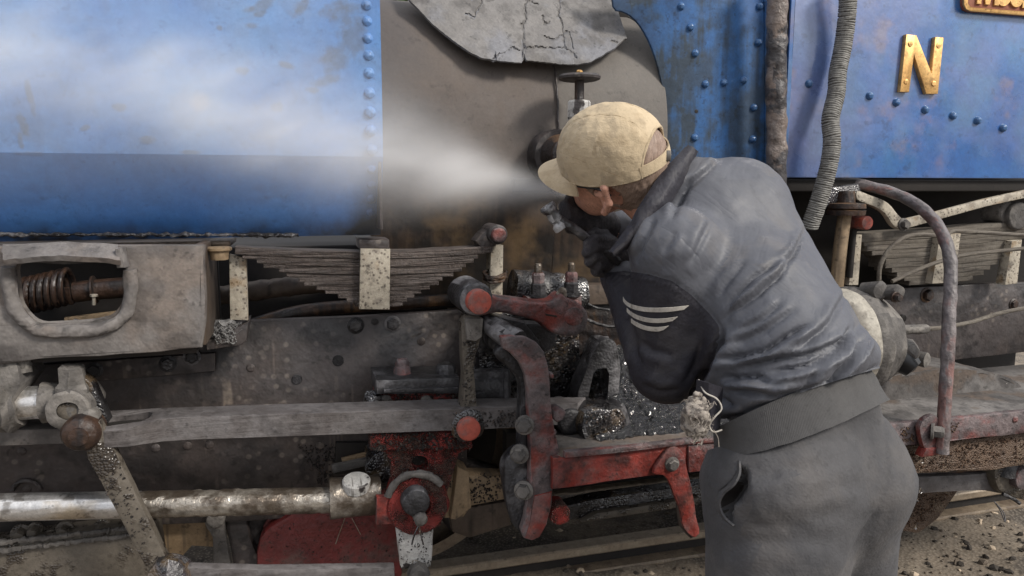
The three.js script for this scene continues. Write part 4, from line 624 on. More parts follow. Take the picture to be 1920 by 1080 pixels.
{ // rocking shaft, arm, studs and the S-shaped bracket
  P('rocker_pin', MT.pinred, cylZ(900, 567, 0.33, 0.16, 23.5, { bev: 0.003, wonk: 0.001 }), loco, 'round red pin end on the rocking arm');
  P('pin_sleeve', MT.grim, cylZ(893, 562, 0.30, 0.15, 33, { bev: 0.012, wonk: 0.003 }), loco, 'grey sleeve round the red pin');
  const arm = P('rocking_arm', MT.redgrey, ext(spl([[896, 550], [925, 554], [965, 560], [1010, 566], [1037, 563], [1054, 550], [1064, 558], [1085, 568], [1102, 586], [1103, 610], [1088, 628], [1060, 630], [1034, 624], [1012, 606], [975, 594], [930, 586], [896, 590]], 3), 0.29, 0.07, { bev: 0.010, wonk: 0.004, bs: 3 }), loco, 'red rocking arm with a broad rounded end');
  P('arm_hub', MT.redgrey, ext(spl([[1066, 580], [1084, 578], [1094, 594], [1088, 608], [1068, 610], [1058, 596]], 3), 0.293, 0.01, { bev: 0.003 }), arm);
  P('set_screw', MT.steeloil, hexZ(1053, 552, 0.27, 8, 0.018, { axis: V(0.1, 1, 0.5) }), arm);
  P('keyway', MT.dark, ext([[1022, 588], [1044, 592], [1044, 595], [1024, 592]], 0.2915, 0.006, { bev: 0.0005 }), arm);
  const bh = G('bearing_housing', loco, 'oily black bearing with two tall double-nutted studs');
  P('bearing_cap', MT.oily, sweep(pw([[960, 540, 0.05], [1010, 546, 0.05], [1092, 552, 0.05]]), (t) => 0.055 + 0.008 * Math.sin(t * 3.1), { n: 30, k: 24, wonk: 0.006, wf: 26 }), bh);
  for (const [x, y0] of [[1009, 557], [1071, 555]]) {
    const k = M(x, y0, 0.14), c = W(x, y0, 0.14);
    P('stud_washer', MT.grim, lathe([[0, 0], [17, 0], [17, 6], [0, 7]].map(([a, b]) => [a * k, b * k]), c, V(0, 1, 0), 18), bh);
    P('stud_nut', MT.grim, lathe([[0, 6], [14, 6], [14, 24], [12, 27], [0, 27]].map(([a, b]) => [a * k, b * k]), c, V(0, 1, 0), 6, { crease: 0.3 }), bh);
    P('lock_nut', MT.redgrey, lathe([[0, 27], [11.5, 27], [12, 42], [10, 46], [0, 46]].map(([a, b]) => [a * k, b * k]), c, V(0, 1, 0), 6, { crease: 0.3 }), bh);
    P('stud_end', MT.steeloil, lathe([[0, 44], [7, 44], [7, 60], [5, 63], [0, 63]].map(([a, b]) => [a * k, b * k]), c, V(0, 1, 0), 14), bh);
    P('stud_foot', MT.redgrey, ext([[x - 20, y0], [x + 22, y0], [x + 22, y0 + 36], [x - 20, y0 + 36]], 0.15, 0.06, { bev: 0.008, wonk: 0.004 }), bh);
  }
  P('motion_bracket', MT.oily, ext([[896, 604], [940, 588], [1090, 600], [1090, 680], [1060, 760], [940, 770], [900, 700]], 0.1, 0.08, { dense: 25, wonk: 0.012, wf: 14 }), loco, 'oil-blackened motion bracket');
  P('motion_lug', MT.grim, ext([[930, 592], [985, 605], [1012, 640], [1015, 690], [995, 660], [960, 640], [932, 622]], 0.2, 0.09, { bev: 0.008, wonk: 0.006 }), loco);
  P('motion_shelf', MT.grim, ext([[985, 606], [1045, 610], [1042, 650], [1020, 660], [1000, 640]], 0.19, 0.1, { bev: 0.008, wonk: 0.005 }), loco);
  for (const [x, y, r] of [[932, 640, 17], [956, 656, 15]]) P('lug_bolt', MT.grim, cylZ(x, y, 0.235, 0.05, r, { bev: 0.008, wonk: 0.006, wf: 40 }), loco);
  P('shaft_drum', MT.grim, lathe([[0, -0.07], [0.052, -0.07], [0.055, -0.05], [0.055, 0.02], [0.060, 0.022], [0.060, 0.034], [0.05, 0.04], [0, 0.042]], W(930, 726, 0.14), V(1, 0, 0.25), 32, { wonk: 0.003 }), loco, 'dark round shaft drum behind the rods');
  P('drum_backing', MT.oily, ext([[880, 690], [960, 690], [990, 770], [880, 775]], 0.06, 0.05, { dense: 20, wonk: 0.010, wf: 20 }), loco);
  // S bracket: a strap bent outwards, broad face to the front
  const fb = [[940, 632], [962, 630], [985, 632], [1006, 642], [1021, 660], [1029, 688], [1032, 720], [1034, 760], [1041, 810], [1050, 846], [1046, 880], [1038, 917], [1034, 950], [1026, 984], [1012, 1008], [998, 1014], [983, 1010], [978, 996], [985, 972], [991, 935], [994, 890], [994, 845], [992, 790], [990, 735], [985, 704], [974, 680], [958, 662], [944, 654]];
  const br = P('curved_bracket', MT.redgrey, ext(fb, 0.40, 0.03, { bev: 0.006, wonk: 0.002, wf: 20, bs: 3, dense: 14 }), loco, 'S-shaped grey and red bracket plate');
  P('bracket_web', MT.grim, ext(spl([[944, 650], [975, 672], [988, 706], [992, 760], [994, 850], [992, 930], [982, 985], [985, 1008], [966, 990], [952, 950], [946, 905], [948, 872], [962, 850], [978, 838], [980, 760], [974, 716], [956, 690], [930, 664]], 3), 0.368, 0.05, { bev: 0.010, wonk: 0.006, bs: 3 }), br);
  P('bracket_arm', MT.grim, sweep(pw([[882, 588, 0.17], [915, 606, 0.25], [945, 626, 0.33], [972, 642, 0.376]]), (t) => 0.026 + 0.006 * t, { n: 24, k: 12, wonk: 0.006, wf: 24 }), br, 'grey arm of the bracket running up behind the red arm');
  for (const [x, y] of [[984, 797], [974, 851], [982, 919]]) P('bracket_bolt', MT.cast, hexZ(x, y, 0.392, 14, 0.022, { axis: V(-0.5, 0.1, 0.9) }), br);
  for (const [x, y, r] of [[1034, 706, 5], [1050, 779, 13], [1038, 812, 8]]) P('bracket_rivet', MT.redgrey, cylZ(x, y, 0.392, 0.05, r, { bev: 0.006, wonk: 0.004, wf: 40 }), br);
  P('bracket_lip', MT.red, ext([[1002, 930], [1036, 922], [1033, 952], [1025, 985], [1012, 1008], [998, 1014], [984, 1010], [992, 985]], 0.404, 0.02, { bev: 0.006 }), br, 'red painted lower lip of the bracket');
  // red foot beam and its dusty top
  const zb = 0.43, bm = P('red_beam', MT.red, ext([[1036, 858], [1060, 858], [1180, 846], [1240, 834], [1350, 826], [1480, 810], [1480, 856], [1350, 878], [1240, 890], [1110, 908], [1036, 917]], zb, 0.02, { bev: 0.003, dense: 25, wonk: 0.004, wf: 14 }), loco, 'red painted foot beam');
  const yt = W(1200, 844, zb).y;
  P('beam_top', MT.dustflat, slab(W(1052, 850, zb).x, W(1480, 820, zb).x, yt - 0.012, yt + 0.004, 0.08, zb - 0.004, { wonk: 0.004, wf: 30 }), loco, 'dusty grey top of the foot beam');
  P('beam_end', MT.redgrey, ext([[1292, 838], [1480, 822], [1480, 868], [1292, 886]], zb + 0.008, 0.02, { bev: 0.003, wonk: 0.003 }), loco);
  P('beam_flange', MT.redgrey, ext([[1060, 848], [1180, 838], [1290, 824], [1350, 820], [1350, 828], [1290, 834], [1180, 848], [1060, 860]], zb + 0.012, 0.02, { bev: 0.003 }), loco);
  const hg = P('step_hanger', MT.red, ext(spl([[1226, 886], [1248, 848], [1266, 838], [1282, 850], [1290, 884], [1300, 930], [1306, 970], [1311, 1000], [1302, 1008], [1284, 990], [1278, 962], [1262, 925], [1246, 892]], 3), zb + 0.014, 0.014, { bev: 0.004, wonk: 0.004 }), loco, 'bent red hanger strap bolted to the beam');
  P('hanger_bolt', MT.cast, hexZ(1260, 870, zb + 0.014, 11, 0.014), hg);
  P('hanger_back', MT.frame, ext([[1276, 950], [1290, 975], [1306, 1006], [1296, 1010], [1280, 990]], zb, 0.03), hg);
  // crank case like yoke and the oily bits on the beam
  const yo = P('yoke_frame', MT.grim, ext(spl([[1082, 744], [1096, 700], [1110, 664], [1122, 642], [1138, 636], [1154, 642], [1162, 664], [1164, 700], [1162, 745], [1162, 778], [1144, 780], [1090, 780]], 3), 0.2, 0.07, { bev: 0.006, wonk: 0.004, holes: [[[1108, 700], [1118, 688], [1140, 686], [1146, 700], [1142, 752], [1112, 756], [1098, 748]]] }), loco, 'arched black iron yoke');
  P('yoke_cap', MT.grim, lathe([[0, -0.01], [0.024, -0.01], [0.022, 0.01], [0, 0.014]], W(1128, 640, 0.17), V(0, 1, 0.1), 10, { wonk: 0.005, wf: 40 }), yo);
  P('yoke_strip', MT.tanplate, ext([[1098, 704], [1107, 698], [1106, 726], [1098, 748]], 0.16, 0.02, { bev: 0.002 }), yo);
  P('crank_block', MT.oily, ext(spl([[1092, 780], [1130, 768], [1160, 768], [1176, 790], [1160, 812], [1120, 822], [1092, 816]], 3), 0.32, 0.12, { bev: 0.012, wonk: 0.012, wf: 24 }), loco, 'oil-soaked block on the foot beam');
  P('crank_stub', MT.grim, cylZ(1072, 792, 0.28, 0.12, 27, { bev: 0.01, wonk: 0.004 }), loco);
  P('crank_arm', MT.grim, ext(spl([[1150, 770], [1164, 756], [1180, 780], [1185, 806], [1168, 816], [1156, 800]], 3), 0.30, 0.06, { bev: 0.008, wonk: 0.006 }), loco);
  P('red_knob', MT.redoil, cylZ(1052, 968, 0.36, 0.07, 20, { bev: 0.006, wonk: 0.004, wf: 40 }), loco, 'small red oily rod end');
  P('brake_rod', MT.oily, ext([[1050, 950], [1120, 935], [1330, 905], [1330, 938], [1120, 972], [1060, 976]], 0.15, 0.05, { wonk: 0.004 }), loco);
  P('brake_bar', MT.bar, ext([[1120, 962], [1310, 932], [1310, 946], [1090, 980]], 0.17, 0.03, { wonk: 0.004 }), loco);
  P('rod_stay_bar', MT.dark, ext([[950, 812], [1000, 812], [1000, 870], [950, 870]], 0.1, 0.05), loco);
  // lower hangings behind the crosshead: wheel, balance weight, guard
  const wc = W(746, 836, -0.24), wh = G('driving_wheel', loco, 'dusty driving wheel with a red balance weight');
  P('tyre', MT.rail, lathe([[0.355, -0.055], [0.41, -0.055], [0.43, -0.03], [0.395, -0.025], [0.395, 0.05], [0.355, 0.055]], wc, V(0, 0, 1), 72, { wonk: 0 }), wh);
  for (let i = 0; i < 10; i++) { const a = i * Math.PI / 5 + 0.25; P('spoke', MT.frame, sweep([V(wc.x + 0.08 * Math.cos(a), wc.y + 0.08 * Math.sin(a), wc.z), V(wc.x + 0.36 * Math.cos(a), wc.y + 0.36 * Math.sin(a), wc.z)], 0.028, { n: 4, k: 10 }), wh); }
  P('hub', MT.frame, lathe([[0, -0.08], [0.1, -0.08], [0.1, 0.06], [0.09, 0.075], [0, 0.075]], wc, V(0, 0, 1), 32), wh);
  P('balance_weight', MT.redplate, ext(spl([[488, 1010], [520, 980], [575, 950], [628, 930], [700, 928], [744, 960], [750, 1020], [745, 1100], [495, 1100]], 3), 0.02, 0.05, { bev: 0.008, wonk: 0.003 }), wh, 'flat dark red balance weight');
  P('weight_back', MT.redplate, ext(spl([[494, 985], [520, 962], [570, 955], [600, 960], [540, 990], [500, 1030]], 3), -0.05, 0.04), wh);
  P('straw', MT.tan, sweep(pw([[629, 1020, 0.026], [648, 968, 0.026]]), 0.0013, { n: 3, k: 5 }), wh);
  P('straw', MT.tan, sweep(pw([[676, 1002, 0.026], [658, 968, 0.026]]), 0.001, { n: 3, k: 5 }), wh);
  P('guard_plate', MT.tanplate, ext([[296, 960], [402, 962], [402, 1026], [360, 1024], [336, 1050], [306, 1060]], -0.06, 0.01), loco, 'ochre stained plate behind the piston rod');
  P('brake_hanger', MT.cast, ext(spl([[384, 966], [418, 962], [422, 1000], [432, 1090], [404, 1090], [398, 1010], [384, 985]], 3), 0.0, 0.03, { bev: 0.006 }), loco);
  P('brake_shoe', MT.frame, ext(spl([[424, 958], [458, 962], [470, 1010], [500, 1090], [450, 1090], [432, 1030]], 4), -0.02, 0.06, { bev: 0.01 }), loco);
  P('brake_block', MT.frame, ext(spl([[462, 962], [506, 962], [490, 1000], [500, 1060], [494, 1080], [474, 1030]], 3), -0.05, 0.05, { bev: 0.008 }), loco);
  P('hanger_boss', MT.cast, cylZ(404, 976, 0.03, 0.04, 17), loco);
  P('lower_bar', MT.rod, ext([[330, 1064], [500, 1068], [740, 1064], [740, 1092], [330, 1096]], 0.34, 0.03, { bev: 0.004 }), loco);
  P('lower_joint', MT.oily, lathe([[0, -0.03], [0.05, -0.03], [0.05, 0.01], [0.03, 0.03], [0, 0.034]], W(318, 1086, 0.34), V(0, 0, 1), 14, { wonk: 0.012, wf: 24 }), loco);
  P('bottom_slide_bar', MT.bar, ext([[-120, 1030], [0, 1022], [240, 985], [290, 980], [310, 1100], [-120, 1110]], 0.12, 0.08, { dense: 50 }), loco, 'brown lower slide bar');
  for (const [y0, y1, r] of [[1026, 990, 0.007], [1042, 1003, 0.006]]) P('bar_lip', MT.cast, sweep(Array.from({ length: 40 }, (_, i) => W(lerp(-80, 252, i / 39), lerp(y0, y1, i / 39) + 2.5 * nz(i * 0.9, y0, 0), 0.13)), (t) => r * (1 + 0.6 * nz(t * 70, y0, 1)), { n: 160, k: 8, wonk: 0.004, wf: 70 }), loco, 'lip of grey grit along the lower bar');
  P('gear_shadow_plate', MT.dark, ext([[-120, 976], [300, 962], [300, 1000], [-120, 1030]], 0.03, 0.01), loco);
  for (const [x, y, r] of [[40, 1000, 14], [66, 992, 10], [122, 992, 12], [192, 988, 12], [96, 1004, 9], [160, 996, 9]]) P('bar_nut', MT.bar, hexZ(x, y, 0.08, r, 0.03), loco);
  P('frame_lower_bracket', MT.brown, ext([[840, 958], [950, 940], [960, 985], [880, 1010], [850, 1000]], 0.03, 0.05, { bev: 0.008 }), loco);
}
{ // valve above, with hand wheel
  const vz = 0.10, v = G('blowdown_valve', loco, 'rusty brass globe valve with a round hand wheel'), k = M(1085, 150, vz), up = V(0, 1, 0), b = W(1085, 260, vz), L = (l) => l.map(([r, h]) => [r * k, h * k]);
  P('hand_wheel', MT.frame, lathe(L([[9, 106], [34, 107], [39, 109], [40, 113], [37, 117], [9, 115]]), b, up, 40, { wonk: 0.001 }), v);
  P('spindle_tip', MT.brass, lathe(L([[0, 112], [6, 112], [6, 124], [4, 126], [0, 126]]), b, up, 14), v);
  P('spindle', MT.rust, lathe(L([[0, 60], [9, 60], [9, 107], [0, 107]]), b, up, 16), v);
  P('bonnet', MT.white, lathe(L([[0, 30], [22, 30], [23, 34], [23, 66], [20, 70], [0, 70]]), b, up, 8, { crease: 0.3 }), v, 'bonnet with flaking white paint');
  P('neck', MT.rust, lathe(L([[0, -20], [16, -20], [16, 32], [0, 32]]), b, up, 20), v);
  P('valve_body', MT.rust, lathe([[0, -0.09], [0.06, -0.09], [0.062, -0.02], [0.05, 0.0], [0.05, 0.03], [0.03, 0.045], [0, 0.045]], W(1060, 290, 0.11), V(0, 0, 1), 32, { wonk: 0.003 }), v);
  P('boiler_pad', MT.frame, lathe([[0, -0.06], [0.078, -0.06], [0.078, -0.01], [0.072, 0.004], [0.055, 0.008], [0, 0.008]], W(1046, 292, 0.06), V(0, 0, 1), 36, { wonk: 0.002 }), v);
  P('outlet_spout', MT.rust, sweep(pw([[1090, 300, 0.16], [1092, 335, 0.3], [1092, 352, 0.40]]), 0.014, { n: 20 }), v);
  const hk = [[1066, 344], [1050, 343], [1038, 347], [1034, 354], [1038, 362], [1046, 364], [1050, 358], [1046, 351], [1040, 351]].map(([x, y], i) => W(x, y, 0.42 + 0.012 * Math.sin(i)));
  P('hook', MT.grim, sweep([W(1092, 346, 0.42), ...hk], (t) => 0.0048 - 0.001 * t, { n: 50, k: 8, wonk: 0.003, wf: 60 }), v, 'small curled black hook');
}
{ // right-hand end: spring, pipes, air pump, footplate
  const top = (x) => 432 - 22 * Math.pow((1775 - x) / 150, 2) * (x > 1775 ? 0.5 : 0.2) ;
  const s = leafSpring('leaf_spring', 'dusty leaf spring under the cab, half hidden by the curved pipe', { n: 11, l0: 1612, l1: 1700, r0: 1960, r1: 1830, t: 8.6, th: [16, 9], top: (x) => (x < 1775 ? 428 + (1775 - x) * 0.06 : 428 - (x - 1775) * 0.10), z: 0.0, d: 0.085, m: MT.springr });
  P('buckle', MT.tan, ext([[1763, 440], [1802, 438], [1790, 530], [1748, 532]], 0.03, 0.12, { bev: 0.004 }), s);
  P('spring_hanger', MT.tan, ext([[1601, 440], [1617, 440], [1610, 535], [1592, 535]], 0.03, 0.04, { bev: 0.003 }), loco, 'pale strap beside the jacketed back');
  P('spring_hanger', MT.tan, ext([[1898, 452], [1917, 450], [1908, 532], [1884, 534]], 0.03, 0.04, { bev: 0.003 }), loco, 'pale strap at the picture edge');
  P('rear_frame_plate', MT.frame, ext([[1660, 542], [1800, 534], [2100, 522], [2100, 640], [1660, 690]], -0.05, 0.03, { dense: 40 }), loco, 'dusty rear frame plate');
  P('frame_bolt', MT.rust, hexZ(1737, 553, -0.05, 11, 0.02), loco); P('frame_bolt', MT.rust, hexZ(1900, 570, -0.05, 8, 0.012), loco);
  P('under_cab_wall', MT.dark, slab(W(1440, 400, -0.2).x, 3.3, 0.75, W(1700, 338, -0.2).y + 0.3, -0.35, -0.22), loco);
  P('rust_flange', MT.rust, lathe([[0, -0.02], [0.062, -0.02], [0.064, -0.004], [0.055, 0], [0.064, 0.003], [0.062, 0.018], [0.03, 0.022], [0.026, 0.06], [0, 0.06]], W(1585, 392, 0.06), V(0, 1, 0), 28), loco, 'wet rusty pipe flange');
  P('ochre_pipe', MT.tanplate, sweep(pw([[1584, 400, 0.06], [1576, 460, 0.06], [1570, 520, 0.06], [1566, 580, 0.06]]), 0.022), loco);
  P('dark_post', MT.dark, sweep(pw([[1600, 430, 0.02], [1592, 520, 0.02]]), 0.012), loco);
  P('red_stub', MT.pinred, cylZ(1627, 418, 0.07, 0.08, 13, { bev: 0.003 }), loco);
  P('oil_box', MT.oily, ext([[1545, 352], [1610, 345], [1625, 380], [1550, 388]], 0.05, 0.06, { wonk: 0.008, wf: 30 }), loco);
  P('brake_crank', MT.tan, ext(spl([[1608, 358], [1632, 366], [1666, 380], [1684, 402], [1700, 420], [1690, 430], [1676, 424], [1660, 400], [1640, 388], [1608, 374]], 3), 0.08, 0.025, { bev: 0.004 }), loco, 'pale bent brake crank');
  P('crank_bolt', MT.cast, hexZ(1694, 421, 0.082, 9, 0.02), loco);
  P('brake_pull', MT.tan, ext([[1692, 412], [1760, 396], [1850, 372], [2000, 340], [2000, 354], [1850, 387], [1760, 412], [1696, 430]], 0.05, 0.02, { bev: 0.004 }), loco, 'pale rod sloping up to the right');
  P('pipe_union', MT.cast, cylZ(1912, 405, 0.02, 0.08, 26, { bev: 0.006 }), loco); P('pipe_union', MT.cast, cylZ(1890, 398, 0.0, 0.08, 20, { bev: 0.006 }), loco);
  const hd = pw([[1560, 336, -0.05], [1620, 347, 0.04], [1680, 364, 0.12], [1722, 386, 0.2], [1756, 420, 0.28], [1776, 462, 0.34], [1783, 510, 0.38], [1780, 580, 0.42], [1776, 680, 0.45], [1770, 780, 0.47], [1766, 850, 0.48]]);
  P('handrail', MT.railpipe, sweep(hd, 0.0185, { n: 110, k: 18, wonk: 0.0025, wf: 30 }), loco, 'curved dusty handrail pipe with traces of red');
  const hb = G('handrail_foot', loco, 'flattened red foot of the handrail');
  P('foot_plate', MT.red, ext([[1738, 842], [1766, 836], [1778, 850], [1730, 858], [1733, 850]], 0.475, 0.03, { bev: 0.003 }), hb);
  P('foot_lug', MT.redgrey, ext(spl([[1734, 786], [1752, 778], [1764, 790], [1768, 836], [1738, 846], [1728, 820], [1726, 800]], 3), 0.47, 0.02, { bev: 0.004 }), hb);
  P('foot_bolt', MT.cast, hexZ(1748, 808, 0.47, 12, 0.03, { axis: V(0.7, 0, 0.7) }), hb);
  for (const [pts, r, lab] of [
    [[[1648, 536, 0.12], [1650, 500, 0.12], [1668, 466, 0.12], [1695, 446, 0.12], [1725, 440, 0.12], [1770, 442, 0.12], [1786, 434, 0.11], [1810, 434, 0.11], [1960, 444, 0.11]], 0.0075, 'thin pale pipe looping over the spring'],
    [[[1672, 528, 0.1], [1740, 498, 0.1], [1800, 480, 0.1], [1860, 472, 0.1], [1960, 462, 0.1]], 0.007, 'thin pale pipe crossing the spring buckle'],
    [[[1728, 616, 0.24], [1760, 615, 0.22], [1820, 604, 0.2], [1880, 586, 0.18], [1970, 570, 0.18]], 0.0075, 'thin pale pipe running from the pump']]) P('air_pipe', MT.springr, sweep(pw(pts), r, { n: 60, k: 10 }), loco, lab);
  // air pump: drum lying along the engine, its pale cover to the left
  const ap = G('air_pump', loco, 'pale cream air pump cover with lugged grey rim'), ac = W(1566, 640, 0.24), ar = 0.165;
  P('cover', MT.pump, lathe([[0, -0.03], [ar, -0.03], [ar, 0.0], [ar * 0.92, 0.03], [ar * 0.6, 0.05], [0, 0.058]], ac, V(-1, 0, 0), 64, { wonk: 0.004, wf: 16 }), ap);
  P('rim', MT.cast, lathe([[0, -0.075], [ar * 1.02, -0.075], [ar * 1.03, -0.045], [ar * 0.99, -0.03], [0, -0.03]], ac, V(-1, 0, 0), 64, { wonk: 0.004, wf: 16 }), ap);
  P('drum', MT.cast, lathe([[0, -0.15], [ar * 0.8, -0.15], [ar * 0.93, -0.10], [ar * 0.93, -0.07], [0, -0.07]], ac, V(-1, 0, 0), 48, { wonk: 0.006, wf: 16 }), ap);
  for (const [x, y, r, z] of [[1640, 546, 24, 0.3], [1672, 548, 18, 0.33]]) P('lug', MT.cast, lathe([[0, -0.04], [r * 0.00115, -0.04], [r * 0.0013, 0.02], [r * 0.0009, 0.03], [0, 0.031]], W(x, y, z), V(0.3, 0.1, 1), 16, { wonk: 0.008, wf: 26 }), ap);
  P('lug_nut', MT.rust, hexZ(1679, 557, 0.36, 8, 0.02), ap);
  P('port', MT.cast, sweep(pw([[1690, 618, 0.27], [1736, 617, 0.26]]), 0.016, { n: 10 }), ap);
  P('port_hole', MT.dark, cylZ(1695, 597, 0.33, 0.01, 7), ap);
  P('hose_end', MT.plastic, lathe([[0, -0.05], [0.04, -0.05], [0.042, 0.01], [0.03, 0.045], [0, 0.05]], W(1690, 672, 0.33), V(0.45, -0.6, 0.6), 20, { wonk: 0.004 }), ap, 'black round hose end under the pump');
  P('hose_cap', MT.cast, lathe([[0, -0.03], [0.036, -0.03], [0.04, 0.01], [0.025, 0.03], [0, 0.034]], W(1700, 658, 0.335), V(0.6, 0.5, 0.5), 16, { wonk: 0.006, wf: 30 }), ap);
  P('lower_lug', MT.cast, lathe([[0, -0.03], [0.024, -0.03], [0.024, 0.02], [0, 0.024]], W(1726, 672, 0.28), V(0.4, 0, 1), 14, { wonk: 0.006, wf: 30 }), ap);
  // footplate
  const zf = 0.44, yf = W(1800, 790, zf).y;
  P('footplate', MT.dustflat, slab(W(1480, 800, zf).x, 3.2, yf - 0.012, yf, -0.06, zf - 0.002, { wonk: 0.002, wf: 20 }), loco, 'dusty sooty footplate beside the pump');
  const fe = P('footplate_edge', MT.redgrey, ext([[1480, 816], [1684, 794], [1800, 783], [1960, 766], [2200, 742], [2200, 790], [1960, 808], [1800, 826], [1684, 838], [1480, 856]], zf, 0.02, { bev: 0.003, dense: 40, wonk: 0.003 }), loco, 'red edge of the footplate under dirt');
  P('edge_rivet', MT.redgrey, rivetGeo(W(1903, 786, zf), 7 * M(1903, 786, zf), V(0, 0, 1), 0.5), fe);
  P('splasher', MT.dustflat, sheet((u, v) => { const a = lerp(0, Math.PI, u), x = 2.02 + 0.42 * Math.cos(Math.PI - a); return V(x, yf - 0.03 + 0.12 * Math.sin(a), lerp(-0.04, 0.2, v)); }, 40, 10, 0.01, { flip: true, wonk: 0.006 }), loco, 'low rounded splasher on the footplate');
  P('splasher_side', MT.dustflat, sheet((u, v) => { const a = lerp(0, Math.PI, u), x = 2.02 + 0.42 * Math.cos(Math.PI - a); return V(x, lerp(yf - 0.03, yf - 0.03 + 0.12 * Math.sin(a), v), 0.2); }, 40, 3, 0.008), loco);
  P('gritty_valance', MT.grit, ext([[1480, 856], [1700, 836], [1800, 826], [1960, 808], [2200, 790], [2200, 860], [1960, 868], [1850, 884], [1700, 890], [1480, 902]], zf - 0.03, 0.05, { dense: 18, wonk: 0.005, wf: 30, bev: 0.01 }), loco, 'brown grit-crusted valance below the footplate');
  P('rust_angle', MT.rust, ext([[1480, 900], [1700, 888], [1850, 874], [2100, 850], [2100, 890], [1700, 905], [1480, 920]], 0.28, 0.05, { dense: 30 }), loco);
  P('side_rod', MT.rod, ext(spl([[1480, 906], [1640, 898], [1720, 894], [1840, 888], [1876, 880], [1896, 890], [1896, 926], [1870, 924], [1840, 920], [1720, 926], [1640, 930], [1480, 936]], 3), 0.3, 0.04, { bev: 0.004 }), loco, 'grey coupling rod at the rear');
  P('rod_joint', MT.bar, ext(spl([[1870, 872], [1910, 862], [1970, 852], [1970, 940], [1900, 932], [1874, 918]], 3), 0.335, 0.08, { bev: 0.01, wonk: 0.006 }), loco);
  P('joint_cup', MT.grim, lathe([[0, 0], [0.06, 0], [0.04, 0.05], [0.02, 0.06], [0.02, 0.08], [0, 0.082]], W(1878, 884, 0.3), V(0, 1, 0), 16, { wonk: 0.006, wf: 30 }), loco);
  P('joint_pin', MT.redgrey, cylZ(1922, 898, 0.36, 0.06, 22, { bev: 0.004 }), loco);
  P('joint_split_pin', MT.grim, sweep(pw([[1880, 926, 0.345], [1904, 938, 0.36], [1912, 944, 0.365]]), 0.006, { n: 8 }), loco);
  P('hanging_wire', MT.grim, sweep(pw([[1864, 940, 0.34], [1876, 958, 0.34], [1885, 980, 0.34], [1882, 962, 0.342], [1868, 944, 0.342]]), 0.002, { n: 24, k: 6 }), loco);
  P('rusty_guard', MT.grit, ext([[1560, 930], [1800, 916], [1760, 972], [1722, 1000], [1690, 995], [1560, 1000]], 0.12, 0.014, { dense: 30, wonk: 0.003 }), loco, 'rusty brown triangular guard plate');
}

